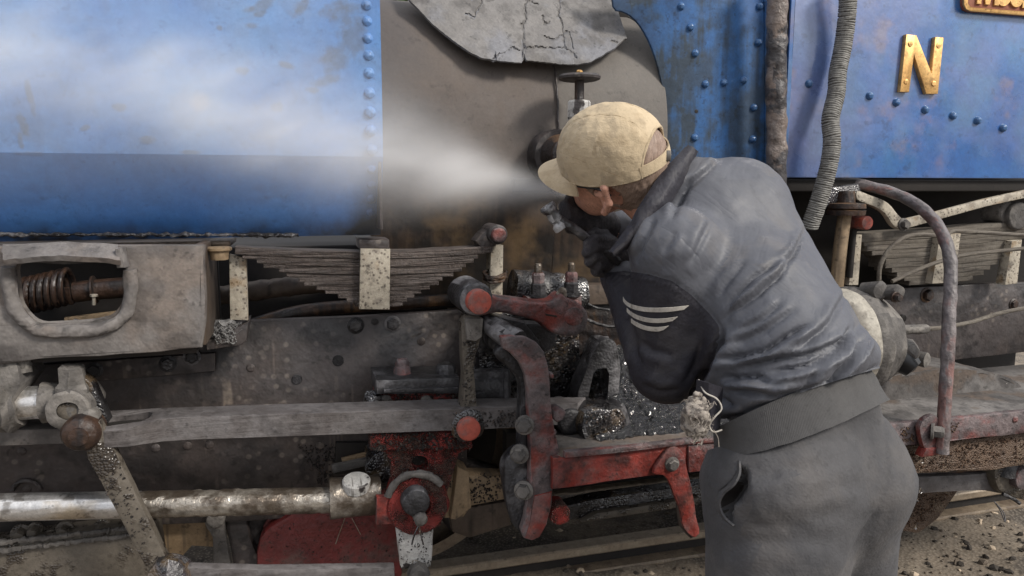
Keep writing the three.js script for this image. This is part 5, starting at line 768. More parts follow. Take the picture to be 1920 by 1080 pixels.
// ---------------------------------------------------------------- the man at work
const man = thing('person', 'person in a tan cap and grey jacket, seen from behind, bending over the valve gear', 'person', V(W(1500, 900, 0.92).x, 0, 0.86));
{
  const torso = blend([
    pb([1318, 450, 0.70, 78], [1452, 752, 0.92, 92]), pb([1405, 402, 0.68, 76], [1566, 722, 0.92, 84]),
    pb([1376, 362, 0.64, 60], [1350, 420, 0.62, 70]), pb([1286, 350, 0.66, 52], [1330, 420, 0.68, 70]),
    pb([1420, 560, 0.84, 100], [1470, 640, 0.90, 110]),
  ], 0.09);
  const armL = blend([pb([1266, 470, 0.77, 86], [1253, 684, 0.74, 64]), pb([1250, 684, 0.73, 62], [1165, 520, 0.53, 40])], 0.05);
  const armR = blend([pb([1370, 380, 0.60, 60], [1300, 500, 0.45, 48]), pb([1300, 500, 0.45, 46], [1168, 432, 0.47, 38])], 0.04);
  const jacketF = (x, y, z) => smin(smin(torso(x, y, z), armL(x, y, z), 0.03), armR(x, y, z), 0.04);
  const hemY = (px) => lerp(806, 690, clamp((px - 1345) / 305, -0.3, 1.3)) - 10 * Math.sin(Math.PI * clamp((px - 1345) / 305));
  const low = (px) => { const k = [[1300, 880], [1350, 862], [1430, 846], [1500, 824], [1560, 801], [1610, 778], [1668, 750], [1720, 720]]; for (let i = 1; i < k.length; i++) if (px <= k[i][0]) return lerp(k[i - 1][1], k[i][1], (px - k[i - 1][0]) / (k[i][0] - k[i - 1][0])); return 720; };
  // tension folds of the shell cloth: each a crease with a rolled lip beside it [points, depth m, half width px, lip side]
  const folds = [
    [[[1334, 676], [1375, 671], [1430, 660], [1480, 632], [1530, 605]], 0.011, 7, 1], [[[1352, 706], [1390, 708], [1425, 709], [1452, 716]], 0.013, 6, 1], [[[1365, 690], [1420, 680], [1473, 672], [1530, 660], [1575, 640], [1605, 612]], 0.010, 7, -1],
    [[[1430, 700], [1480, 694], [1525, 678], [1570, 652], [1602, 604]], 0.011, 7, 1], [[[1545, 730], [1560, 705], [1580, 676], [1622, 626]], 0.009, 7, 1], [[[1600, 716], [1622, 700], [1648, 684]], 0.010, 5, 1],
    [[[1372, 724], [1410, 731], [1455, 741], [1492, 733]], 0.012, 7, -1], [[[1500, 735], [1515, 700], [1545, 672]], 0.006, 8, 1], [[[1515, 414], [1506, 440], [1492, 470], [1457, 520], [1420, 552], [1380, 580], [1346, 610]], 0.008, 7, 1],
    [[[1500, 470], [1457, 492], [1410, 525], [1375, 565], [1355, 600]], 0.007, 8, -1], [[[1350, 300], [1318, 325], [1290, 352], [1270, 380]], 0.006, 7, 1], [[[1300, 330], [1275, 370], [1255, 415]], 0.007, 7, 1], [[[1338, 410], [1315, 450], [1290, 500]], 0.005, 9, 1],
    [[[1590, 540], [1560, 600], [1520, 640], [1480, 660]], 0.006, 9, 1], [[[1610, 600], [1600, 640], [1570, 690], [1545, 720]], 0.007, 8, -1], [[[1340, 640], [1390, 640], [1440, 618], [1500, 570]], 0.005, 10, -1], [[[1380, 780], [1440, 758], [1520, 728], [1580, 706]], 0.007, 8, -1], [[[1330, 715], [1350, 740], [1385, 760]], 0.012, 7, 1], [[[1345, 800], [1370, 778], [1400, 776]], 0.010, 6, -1],
    [[[1400, 480], [1370, 520], [1345, 560]], 0.004, 9, 1], [[[1468, 560], [1430, 600], [1380, 625]], 0.005, 9, 1], [[[1230, 400], [1215, 440], [1185, 490]], 0.006, 8, 1], [[[1270, 430], [1240, 480]], 0.004, 9, -1],
    [[[1176, 590], [1185, 640], [1200, 690]], 0.006, 9, 1], [[[1195, 640], [1225, 660], [1270, 668]], 0.004, 9, 1], [[[1200, 720], [1235, 735], [1280, 730]], 0.004, 8, -1], [[[1320, 630], [1305, 680], [1280, 725]], 0.004, 9, 1], [[[1350, 610], [1350, 640], [1340, 668], [1328, 694], [1314, 716], [1302, 740], [1290, 770]], 0.017, 11, -1],
  ];
  const foldD = (p, n) => {
    if (n.dot(CAM.clone().sub(p)) < -0.25) return 0;
    const [x, y] = proj(p), wx = x + 5 * nz(x * 0.02, y * 0.02, 1), wy = y + 5 * nz(x * 0.02, y * 0.02, 5); let d = 0;
    for (const [pl, a, w, s] of folds) {
      const b = pl[0]; if (Math.abs(wx - b[0]) > 330 || Math.abs(wy - b[1]) > 300) continue;
      const [q, t] = polyDist(pl, wx, wy); if (Math.abs(q) > 6 * w) continue;
      const e = sstep(0, 0.22, t) * sstep(1, 0.78, t); d += a * e * (-Math.exp(-(q * q) / (0.4 * w * w)) + 0.7 * Math.exp(-Math.pow((q * s - 1.5 * w) / (1.2 * w), 2)));
    }
    const h = hemY(x) - y; if (h > 0 && x > 1300) d += 0.010 * Math.exp(-Math.pow((h - 38) / 30, 2)) - 0.006 * Math.exp(-h / 6);
    const sw = polyDist(seam, x, y)[0]; d += -0.003 * Math.exp(-sw * sw / 14) + 0.0018 * Math.exp(-Math.pow((sw - 9) / 6, 2)) * Math.sin((x + y) * 0.55);
    return d * 1.4 + 0.004 * nz(p.x * 9, p.y * 9, p.z * 9) + 0.0016 * nz(p.x * 34, p.y * 34, p.z * 34);
  };
  const seam = [[1120, 512], [1172, 508], [1215, 514], [1260, 527], [1296, 553], [1330, 588], [1347, 610], [1352, 632], [1342, 660], [1334, 690], [1318, 722], [1300, 800]];
  const shell = displace(nets(jacketF, V(0.1, 0.72, 0.3), V(1.3, 1.62, 1.18), 0.0062), foldD);
  const inSleeve = (p) => { const [x, y] = proj(p), d = polyDist(seam, x, y)[0]; return (x < 1352 ? -d : 40); };   // the dark panels lie below and left of the seam
  const hemG = (p) => { const [x, y] = proj(p); return x < 1318 ? -30 : y - hemY(x); };
  const upper = cut(shell, hemG);
  const two = (g, fn) => { const n = g.attributes.position.count, ix = new Uint32Array(n); for (let i = 0; i < n; i++) ix[i] = i; const q = new THREE.BufferGeometry(); q.setAttribute('position', g.attributes.position); q.setAttribute('normal', g.attributes.normal); q.setIndex(new THREE.BufferAttribute(ix, 1)); return cut(q, fn); };
  const jk = P('jacket', MT.jacket, boxUV(two(upper, (p) => -inSleeve(p))), man, 'grey shell jacket with dark sleeves and pale stripes');
  P('sleeve', MT.sleeve, boxUV(two(upper, inSleeve)), jk, 'navy sleeve with three off-white stripes');
  // stripes: tape laid on the sleeve
  const hit = (px, py) => { const d = ray(px, py).normalize(); let t = 0.7; const p = V(0, 0, 0); for (let i = 0; i < 90; i++) { p.copy(CAM).addScaledVector(d, t); const s = jacketF(p.x, p.y, p.z); if (s < 0.0004) break; t += s * 0.8; } return p.clone().addScaledVector(d, -0.0045); };
  for (const [a, m, b, w] of [[[1168, 560], [1206, 580], [1292, 577], 8], [[1175, 581], [1212, 600], [1271, 598], 8], [[1183, 601], [1214, 616], [1254, 615], 8]]) {
    const c = new THREE.QuadraticBezierCurve3(V(...a, 0), V(2 * m[0] - (a[0] + b[0]) / 2, 2 * m[1] - (a[1] + b[1]) / 2, 0), V(...b, 0));
    P('stripe', MT.stripe, sheet((u, v) => { const q = c.getPoint(u); return hit(q.x - (v * 10) * sstep(0.75, 1, u), q.y + (v - 0.5) * w * 0.98); }, 40, 6, 0.002, { flip: true }), jk);
  }
  // collar: raised shell flap with dark lining
  P('collar', MT.sleeve, sheet((u, v) => { const k = [[1296, 277, 0.66], [1262, 318, 0.71], [1225, 372, 0.745], [1190, 428, 0.75], [1148, 474, 0.73]], n = u * 4, i = Math.min(3, n | 0), t = n - i; const w = lerp(8, 40, Math.sin(Math.PI * clamp(u * 0.9 + 0.08))); return W(lerp(k[i][0], k[i + 1][0], t) + (v - 0.3) * w * 0.9 + 2 * nz(u * 7, v * 3, 1), lerp(k[i][1], k[i + 1][1], t) + (v - 0.3) * w * 0.55, lerp(k[i][2], k[i + 1][2], t) + 0.05 * (1 - v) * 0 + 0.025 * Math.sin(v * 3) + 0.004 * nz(u * 12, v * 4, 4)); }, 50, 14, 0.004, { flip: true }), jk, 'turned-up collar with dark lining');
  P('collar_edge', MT.sleeve, sweep(pw([[1296, 277, 0.665], [1262, 316, 0.715], [1224, 370, 0.75], [1188, 426, 0.755], [1146, 473, 0.735]]), 0.0055, { n: 60, k: 10, wonk: 0.002, wf: 30 }), jk);
  P('collar_stand', MT.jacket, boxUV(displace(nets(blend([pb([1292, 300, 0.64, 24], [1310, 330, 0.70, 34]), pb([1292, 300, 0.64, 24], [1262, 350, 0.70, 24])], 0.02), V(0.2, 1.35, 0.5), V(0.45, 1.58, 0.85), 0.006), (p) => 0.004 * nz(p.x * 40, p.y * 40, p.z * 40))), jk);
  // open side seam of the jacket, bound with pale tape
  P('hem_tape', MT.stripe, sweep(pw([[1310, 712, 0.93], [1322, 736, 0.955], [1344, 748, 0.965], [1353, 766, 0.97], [1340, 782, 0.97], [1330, 798, 0.965], [1338, 810, 0.965], [1354, 806, 0.97]]), 0.0016, { n: 60, k: 8 }), jk);
  P('side_flap', MT.sleeve, sheet((u, v) => W(lerp(1306, 1356, u) - 6 * v, lerp(712, 808, v) + 14 * u * (1 - v), 0.93 + 0.03 * Math.sin(u * 3) - 0.01 * v), 16, 20, 0.003, { flip: true }), jk);

  // waistband and trousers
  const bandF = blend([pb([1426, 776, 0.92, 88], [1438, 850, 0.94, 96]), pb([1562, 740, 0.92, 82], [1580, 800, 0.95, 94]), pb([1490, 770, 0.94, 96], [1508, 830, 0.96, 100])], 0.07);
  const band = displace(nets(bandF, V(0.3, 0.6, 0.66), V(1.35, 1.25, 1.25), 0.007), (p) => { const [x, y] = proj(p); return 0.0025 * nz(p.x * 12, p.y * 12, p.z * 12) + 0.004 * Math.exp(-Math.abs(low(x) - y) / 10); });
  P('waistband', MT.rib, boxUV(two(cut(band, (p) => { const [x, y] = proj(p); return hemY(x) - 5 - y; }), (p) => { const [x, y] = proj(p); return y - low(x) - 2 * nz(x * 0.03, 0, 0); })), man, 'grey ribbed waistband of the jacket');
  const trF = blend([pb([1446, 806, 0.92, 66], [1440, 905, 0.95, 108]), pb([1572, 776, 0.92, 70], [1578, 890, 0.93, 113]), pb([1440, 905, 0.95, 108], [1450, 1290, 1.02, 122]), pb([1584, 890, 0.92, 104], [1556, 1290, 0.80, 88]), pb([1505, 866, 0.975, 88], [1498, 1220, 0.98, 84])], 0.065);
  const shins = blend([bone(V(...W(1452, 1290, 1.02).toArray()), V(W(1452, 1290, 1.02).x, 0.09, 1.0), 0.135, 0.09), bone(W(1560, 1290, 0.80), V(W(1560, 1290, 0.80).x + 0.02, 0.09, 0.72), 0.10, 0.085)], 0.02);
  const tf = [[[[1368, 872], [1430, 880], [1510, 878], [1600, 860]], 0.004, 18, 1], [[[1385, 915], [1450, 925], [1540, 918], [1640, 905]], 0.005, 18, 1], [[[1378, 975], [1440, 962], [1540, 968], [1620, 950]], 0.006, 20, -1], [[[1340, 1025], [1440, 1015], [1540, 1020], [1600, 1000]], 0.006, 20, 1], [[[1390, 900], [1470, 890]], 0.005, 14, 1], [[[1385, 990], [1470, 985], [1540, 1000]], 0.005, 14, -1]];
  const pocketLip = [[1384, 862], [1383, 885], [1372, 905], [1352, 922], [1344, 940], [1348, 958], [1358, 972], [1374, 985]], inseam = [[1655, 770], [1663, 850], [1660, 900], [1646, 950], [1622, 1000], [1600, 1060], [1590, 1110]], sideSeam = [[1374, 985], [1372, 1030], [1370, 1100]];
  const trD = (p, n) => {
    if (n.dot(CAM.clone().sub(p)) < -0.2) return 0;
    const [x, y] = proj(p); let d = 0;
    for (const [pl, a, w, s] of tf) { const [q, t] = polyDist(pl, x, y + 8 * nz(x * 0.012, y * 0.012, 2)); if (Math.abs(q) < 6 * w) d += a * sstep(0, 0.25, t) * sstep(1, 0.75, t) * (-Math.exp(-(q * q) / (w * w)) + 0.6 * Math.exp(-Math.pow((q * s - 2 * w) / (1.4 * w), 2))); }
    const [q, t] = polyDist(pocketLip, x, y), e = sstep(0.02, 0.25, t) * sstep(1, 0.82, t);                 // the pocket gapes: a deep slit beside a standing lip
    const open = 44 * Math.sin(Math.PI * clamp(t)) ; d += -0.045 * e * sstep(1, -7, q) * sstep(-open * 1.15, -open * 0.35, q);
    const [i] = polyDist(inseam, x, y); d += -0.0030 * Math.exp(-(i * i) / 12) - (y > 940 ? 0.012 * sstep(940, 1040, y) * Math.exp(-Math.pow((i - 0) / 14, 2)) : 0);
    const [s] = polyDist(sideSeam, x, y); d += -0.0016 * Math.exp(-(s * s) / 9);
    return d + 0.006 * nz(p.x * 6, p.y * 8, p.z * 6) + 0.0012 * nz(p.x * 40, p.y * 40, p.z * 40);
  };
  const trg = displace(nets((x, y, z) => smin(trF(x, y, z), shins(x, y, z), 0.04), V(0.3, 0.04, 0.5), V(1.4, 1.15, 1.35), 0.0068), trD);
  const slit = (v) => { if (v.z < 0.7) return 50; const [x, y] = proj(v), [q, t] = polyDist(pocketLip, x, y), open = 30 * Math.sin(Math.PI * clamp(t)); return Math.max(q + 1, -q - open, (0.06 - t) * 100, (t - 0.95) * 100); };
  const tr = P('trousers', MT.trouser, boxUV(cut(trg, (p) => { const [x, y] = proj(p); return Math.max(low(x) - 26 - y, -slit(p)); })), man, 'grey brushed trousers with a gaping side pocket');
  const skinHit = (px, py, o) => { const d = ray(px, py).normalize(), q = V(0, 0, 0); let t = 0.9; for (let i = 0; i < 90; i++) { q.copy(CAM).addScaledVector(d, t); const s = trF(q.x, q.y, q.z); if (s < 0.0005) break; t += s * 0.8; } return q.clone().addScaledVector(d, -o); };
  const lipC = new THREE.CatmullRomCurve3(pocketLip.map(([x, y]) => V(x, y, 0)));
  P('pocket_lip', MT.trouser, sheet((u, v) => { const q = lipC.getPoint(v), e = Math.sin(Math.PI * clamp(v, 0.02, 0.98)); return skinHit(q.x + lerp(-16, 4, u) * (0.3 + 0.7 * e), q.y + 2 * u, lerp(-0.004, 0.014, u * u) * (0.4 + 0.6 * e)); }, 10, 40, 0.004, { flip: true }), tr, 'standing edge of the gaping pocket');
  P('pocket_lining', MT.dark, boxUV(cut(trg, slit)), tr, 'dark inside of the gaping pocket');
  for (const [x, z] of [[W(1452, 1290, 1.02).x, 0.98], [W(1560, 1290, 0.8).x + 0.02, 0.68]]) P('shoe', MT.plastic, boxUV(nets(blend([bone(V(x, 0.05, z + 0.06), V(x - 0.03, 0.04, z - 0.16), 0.05, 0.042), bone(V(x, 0.1, z + 0.03), V(x, 0.05, z), 0.05, 0.05)], 0.04), V(x - 0.15, -0.02, z - 0.26), V(x + 0.12, 0.17, z + 0.16), 0.008)), man);

  // ---- head: frame of reference, forward, up and to his left
  const hc = W(1146, 306, 0.62), Fd = V(-0.63, -0.05, -0.77).normalize(), Ud = V(-0.10, 0.8, 0.6); Ud.addScaledVector(Fd, -Ud.dot(Fd)).normalize(); const Ld = Ud.clone().cross(Fd).normalize();
  const loc = (f, u, l) => hc.clone().addScaledVector(Fd, f).addScaledVector(Ud, u).addScaledVector(Ld, l);
  const ell = (f, u, l, a, b, c) => (x, y, z) => { const dx = x - hc.x, dy = y - hc.y, dz = z - hc.z, F1 = (dx * Fd.x + dy * Fd.y + dz * Fd.z - f) / a, U1 = (dx * Ud.x + dy * Ud.y + dz * Ud.z - u) / b, L1 = (dx * Ld.x + dy * Ld.y + dz * Ld.z - l) / c; const k = Math.hypot(F1, U1, L1); return (k - 1) * Math.min(a, b, c); };
  const ear = loc(-0.012, -0.035, 0.083);
  const skin = blend([ell(-0.004, 0.02, 0, 0.1, 0.098, 0.078), ell(0.04, -0.045, 0, 0.062, 0.075, 0.06), ell(0.068, -0.095, 0, 0.03, 0.026, 0.032),
    bone(loc(0.1, -0.015, 0), loc(0.116, -0.05, 0), 0.011, 0.017), ell(0.092, -0.078, 0, 0.014, 0.012, 0.024), ell(0.085, 0.0, 0, 0.02, 0.014, 0.05),
    bone(loc(-0.035, -0.05, 0), W(1268, 420, 0.66), 0.056, 0.062)], 0.022);
  const E = (f, u, l) => loc(-0.012 + (f + 0.012) * 1.3, -0.032 + (u + 0.032) * 1.3, 0.078 + (l - 0.078) * 1.5);
  const earF = blend([bone(E(-0.004, -0.006, 0.078), E(-0.022, -0.012, 0.092), 0.007, 0.007), bone(E(-0.022, -0.012, 0.092), E(-0.021, -0.042, 0.090), 0.007, 0.0065), bone(E(-0.021, -0.042, 0.090), E(-0.004, -0.062, 0.084), 0.0065, 0.009), bone(E(0.002, -0.03, 0.077), E(-0.010, -0.03, 0.084), 0.010, 0.006), bone(E(-0.010, -0.02, 0.082), E(-0.008, -0.045, 0.082), 0.007, 0.007)], 0.007);
  const eyes = blend([ell(0.088, -0.008, 0.031, 0.012, 0.009, 0.013), ell(0.088, -0.008, -0.031, 0.012, 0.009, 0.013)], 0.003);
  const forearms = blend([pb([1178, 512, 0.53, 32], [1150, 490, 0.50, 28]), pb([1174, 434, 0.47, 28], [1148, 428, 0.48, 25])], 0.01);
  const hidden = (x, y, z) => Math.min(torso(x, y, z), armL(x, y, z), armR(x, y, z)) + 0.036;
  const bodyF = (x, y, z) => smin(smin(Math.min(smin(skin(x, y, z), earF(x, y, z), 0.006), eyes(x, y, z)), forearms(x, y, z), 0.01), smin(hidden(x, y, z), trF(x, y, z) + 0.07, 0.03), 0.02);
  const head = nets((x, y, z) => smin(Math.min(smin(skin(x, y, z), earF(x, y, z), 0.006), eyes(x, y, z)), 1, 0.001), hc.clone().addScalar(-0.2), hc.clone().addScalar(0.2), 0.0032);
  const rest = nets((x, y, z) => smin(forearms(x, y, z), smin(hidden(x, y, z), trF(x, y, z) + 0.07, 0.03), 0.02), V(0.0, 0.55, 0.25), V(1.35, 1.6, 1.25), 0.012);
  P('body', MT.skin, mergeGeometries([boxUV(plainN(head)), boxUV(plainN(rest))]), man, 'head, neck and wrists of bare skin');
  // cropped hair at the nape and temple, under the cap
  const hairF = (x, y, z) => { const v = V(x - hc.x, y - hc.y, z - hc.z), f = v.dot(Fd), u = v.dot(Ud), l = v.dot(Ld); const s = smin(ell(-0.016, 0.010, 0, 0.113, 0.102, 0.088)(x, y, z), bone(loc(-0.04, -0.02, 0), loc(-0.06, -0.07, 0), 0.068, 0.058)(x, y, z), 0.03); return Math.max(s, -(u + 0.085 + 0.4 * (f + 0.06)), f - 0.035 + 0.5 * Math.max(0, -u - 0.02), u - 0.07, -(Math.hypot((f + 0.012) / 0.9, u + 0.042) - 0.036) - (Math.abs(l) < 0.05 ? 1 : 0)); };
  P('hair', MT.hair, boxUV(displace(nets(hairF, hc.clone().addScalar(-0.17), hc.clone().addScalar(0.17), 0.0034), (p) => 0.0018 * nz(p.x * 120, p.y * 60, p.z * 120))), man, 'short brown grey hair at the nape');
  // glasses
  const gl = G('glasses', man, 'dark rimmed glasses');
  P('temple_arm', MT.plastic, sweep([loc(-0.03, -0.03, 0.092), loc(-0.012, -0.012, 0.094), loc(0.04, -0.004, 0.088), loc(0.098, 0.0, 0.066)], 0.0032, { n: 30, k: 8 }), gl);
  P('temple_arm', MT.plastic, sweep([loc(-0.03, -0.03, -0.092), loc(-0.012, -0.012, -0.094), loc(0.04, -0.004, -0.088), loc(0.098, 0.0, -0.066)], 0.003, { n: 30, k: 8 }), gl);
  for (const s of [-1, 1]) P('lens_rim', MT.plastic, sweep(Array.from({ length: 13 }, (_, i) => { const a = i / 12 * 2 * Math.PI; return loc(0.106, -0.01 + 0.019 * Math.sin(a), s * 0.036 + 0.026 * Math.cos(a)); }), 0.0024, { n: 36, k: 6 }), gl);

  // ---- cap
  const cap = G('cap', man, 'tan cotton cap with a curved peak and an open strap at the back');
  const A = 0.122, B = 0.098, H = 0.116, u0 = 0.012, f0 = -0.008;
  const edge = (th) => { const b = Math.abs(Math.atan2(Math.sin(th - Math.PI), Math.cos(th - Math.PI))); let e = 1.66 - 0.05 * Math.cos(th); if (b < 0.74) e -= 0.62 * Math.pow(Math.cos(b / 0.74 * Math.PI / 2), 0.5); return e; };
  const dome = (th, ph, o = 0) => { const s = Math.sin(ph), c = Math.cos(ph), sq = (x, k) => Math.sign(x) * Math.pow(Math.abs(x), k); return loc(f0 + (A + o) * sq(s, 0.86) * Math.cos(th), u0 + (H + o) * sq(c, 0.92), (B + o) * sq(s, 0.86) * Math.sin(th)); };
  const wr = (p, ph) => 0.0022 * nz(p.x * 32, p.y * 32, p.z * 32) + 0.0012 * nz(p.x * 80, p.y * 80, p.z * 80);
  P('crown', MT.cap, sheet((u, v) => { const th = u * 2 * Math.PI, ph = Math.max(0.004, v * edge(th)), p = dome(th, ph), lat = Math.abs(B * Math.pow(Math.sin(ph), 0.86) * Math.sin(th)); const groove = Math.exp(-Math.pow((lat - 0.030) / 0.0022, 2)) * 0.0016; return dome(th, ph, wr(p, ph) - groove); }, 200, 80, 0.003, { flip: false, crease: 0.9 }), cap);
  const along = (fn, n = 40) => Array.from({ length: n + 1 }, (_, i) => fn(i / n));
  for (const s of [1, -1]) for (const off of [0.027, 0.034]) {   // double stitched band over the top
    const L = along((t) => { const f = lerp(0.98, -0.72, t), lat = s * off, r = Math.asin(clamp(Math.hypot(f * Math.cos(0), lat / B), 0, 0.995)); const th = Math.atan2(lat / B, f); return dome(th, Math.min(Math.pow(Math.hypot(f, lat / B), 1 / 0.86) > 0.999 ? 1.5 : Math.asin(Math.pow(Math.hypot(f, lat / B), 1 / 0.86)), edge(th) - 0.02), 0.0012); }).map((q) => q.addScaledVector(q.clone().sub(hc).normalize(), wr(q) + 0.0006));
    P('seam', MT.seam, sweep(L, 0.0011, { n: 80, k: 5 }), cap);
  }
  for (const s of [1, -1]) P('panel_seam', MT.seam, sweep(along((t) => dome(s * lerp(0.72, 2.1, t), lerp(1.12, 1.62, Math.pow(t, 1.4)) - 0.10 * Math.sin(t * 3.1), 0.0012)).map((q) => q.addScaledVector(q.clone().sub(hc).normalize(), wr(q) + 0.0004)), 0.0016, { n: 60, k: 5 }), cap);
  P('brim_stitch', MT.seam, sweep(along((t) => { const th = lerp(0.7, 2.5, t); return dome(th, edge(th) - 0.09, 0.0006); }), 0.0007, { n: 60, k: 5 }), cap);
  P('arch_binding', MT.cap, sweep(along((t) => { const th = Math.PI + lerp(-0.76, 0.76, t); return dome(th, edge(th), 0.0008); }, 50), 0.0036, { n: 80, k: 8 }), cap);
  P('edge_binding', MT.cap, sweep(along((t) => { const th = lerp(-2.5, 2.5, t); return dome(th, edge(th), 0.0006); }, 60), 0.0026, { n: 120, k: 8 }), cap);
  P('peak', MT.cap, sheet((u, v) => { const th = lerp(-1.12, 1.12, u), e = dome(th, edge(th) - 0.05, 0), k = Math.pow(Math.cos(th / 1.12 * Math.PI / 2), 0.6); return e.addScaledVector(Fd, v * (0.066 * k)).addScaledVector(Ud, -v * 0.012 - 0.020 * Math.pow(Math.sin(th), 2) * (0.4 + v) ).addScaledVector(Ld, 0.004 * v * Math.sin(th)); }, 50, 14, 0.005, { flip: false, crease: 1 }), cap, 'curved peak with stitched edge');
  for (const q of [0.5, 0.72, 0.9]) P('peak_stitch', MT.seam, sweep(along((t) => { const th = lerp(-1.05, 1.05, t), e = dome(th, edge(th) - 0.05, 0), k = Math.pow(Math.cos(th / 1.12 * Math.PI / 2), 0.6); return e.addScaledVector(Fd, q * 0.066 * k).addScaledVector(Ud, -q * 0.012 - 0.020 * Math.pow(Math.sin(th), 2) * (0.4 + q) + 0.0008).addScaledVector(Ld, 0.004 * q * Math.sin(th)); }), 0.0006, { n: 50, k: 5 }), cap);
  P('back_strap', MT.cap, sheet((u, v) => { const th = Math.PI + lerp(-0.76, 0.76, u); return dome(th, 1.60 + (v - 0.5) * 0.17, 0.001); }, 30, 4, 0.003), cap, 'tan back strap with a slider');
  P('slider', MT.buckle, box(dome(Math.PI - 0.02, 1.60, 0.003), 0.012, 0.022, 0.012), cap);

  // ---- knitted gloves
  const finger = (a, b, c, d, r) => blend([pb([...a, r], [...b, r]), pb([...b, r], [...c, r * 0.95]), pb([...c, r * 0.95], [...d, r * 0.88])], 0.004);
  const glove = (list, lo, hi) => boxUV(displace(nets(blend(list, 0.009), lo, hi, 0.003), (p) => 0.0012 * nz(p.x * 150, p.y * 150, p.z * 150) + 0.0012 * nz(p.x * 50, p.y * 50, p.z * 50)));
  const lo = (x, y, z) => W(x, y, z);
  P('glove', MT.glove, glove([pb([1092, 398, 0.50, 22], [1128, 412, 0.49, 26]), pb([1088, 416, 0.50, 18], [1122, 428, 0.50, 22]), pb([1128, 416, 0.49, 26], [1160, 436, 0.47, 25]),
    finger([1090, 384, 0.50], [1068, 376, 0.52], [1056, 386, 0.53], [1066, 398, 0.52], 9), finger([1086, 396, 0.52], [1062, 390, 0.54], [1052, 402, 0.545], [1064, 412, 0.53], 9), finger([1086, 410, 0.525], [1064, 406, 0.545], [1056, 418, 0.55], [1070, 424, 0.54], 8.5), finger([1092, 422, 0.52], [1074, 421, 0.54], [1068, 431, 0.54], [1080, 434, 0.53], 7.5),
    finger([1110, 388, 0.47], [1090, 374, 0.455], [1076, 370, 0.46], [1066, 372, 0.475], 9)], V(lo(1030, 400, 0.5).x - 0.02, 1.26, 0.40), V(lo(1180, 400, 0.5).x + 0.02, 1.42, 0.60)), man, 'black knitted glove on the far hand');
  P('glove', MT.glove, glove([pb([1140, 462, 0.54, 22], [1160, 482, 0.52, 28]), pb([1130, 482, 0.54, 20], [1156, 500, 0.52, 26]), pb([1160, 490, 0.52, 28], [1186, 512, 0.52, 28]),
    finger([1138, 452, 0.55], [1116, 448, 0.58], [1102, 458, 0.585], [1110, 470, 0.565], 9.5), finger([1132, 466, 0.56], [1112, 464, 0.59], [1100, 474, 0.59], [1110, 486, 0.57], 9.5), finger([1130, 482, 0.56], [1112, 482, 0.585], [1104, 492, 0.585], [1116, 500, 0.565], 9), finger([1136, 498, 0.55], [1120, 500, 0.575], [1116, 510, 0.57], [1128, 514, 0.55], 8),
    finger([1152, 456, 0.51], [1134, 440, 0.525], [1116, 436, 0.545], [1104, 440, 0.555], 9.5)], V(lo(1080, 480, 0.54).x - 0.02, 1.15, 0.44), V(lo(1210, 480, 0.54).x + 0.02, 1.37, 0.66)), man, 'black knitted glove gripping the hammer handle');
}
function plainN(g) { const o = g.toNonIndexed(); for (const k of Object.keys(o.attributes)) if (k !== 'position' && k !== 'normal') o.deleteAttribute(k); return o; }
{ // hammer in his hands
  const b = W(1060, 425, 0.55), t = thing('hammer', 'small oily black hammer held in the gloved hands below the steam jet', 'hammer', b);
  const h0 = W(1024, 384, 0.545), h1 = W(1056, 430, 0.555), ax = h1.clone().sub(h0), L = ax.length(), r = 17 * M(1040, 405, 0.55);
  P('hammer_head', MT.tool, lathe([[0, 0], [r * 0.8, 0.001], [r * 0.95, L * 0.10], [r * 0.9, L * 0.22], [r * 0.72, L * 0.32], [r * 0.8, L * 0.45], [r * 0.8, L * 0.62], [r * 0.74, L * 0.74], [r * 0.92, L * 0.84], [r * 0.85, L * 0.97], [0, L]], h0, ax, 14, { wonk: 0.005, wf: 50 }), t);
  P('handle', MT.grim, sweep(pw([[1036, 404, 0.55], [1070, 424, 0.565], [1110, 455, 0.57], [1160, 492, 0.56]]), 8.5 * M(1080, 430, 0.55), { n: 40, k: 12, wonk: 0.002, wf: 40 }), t);
}
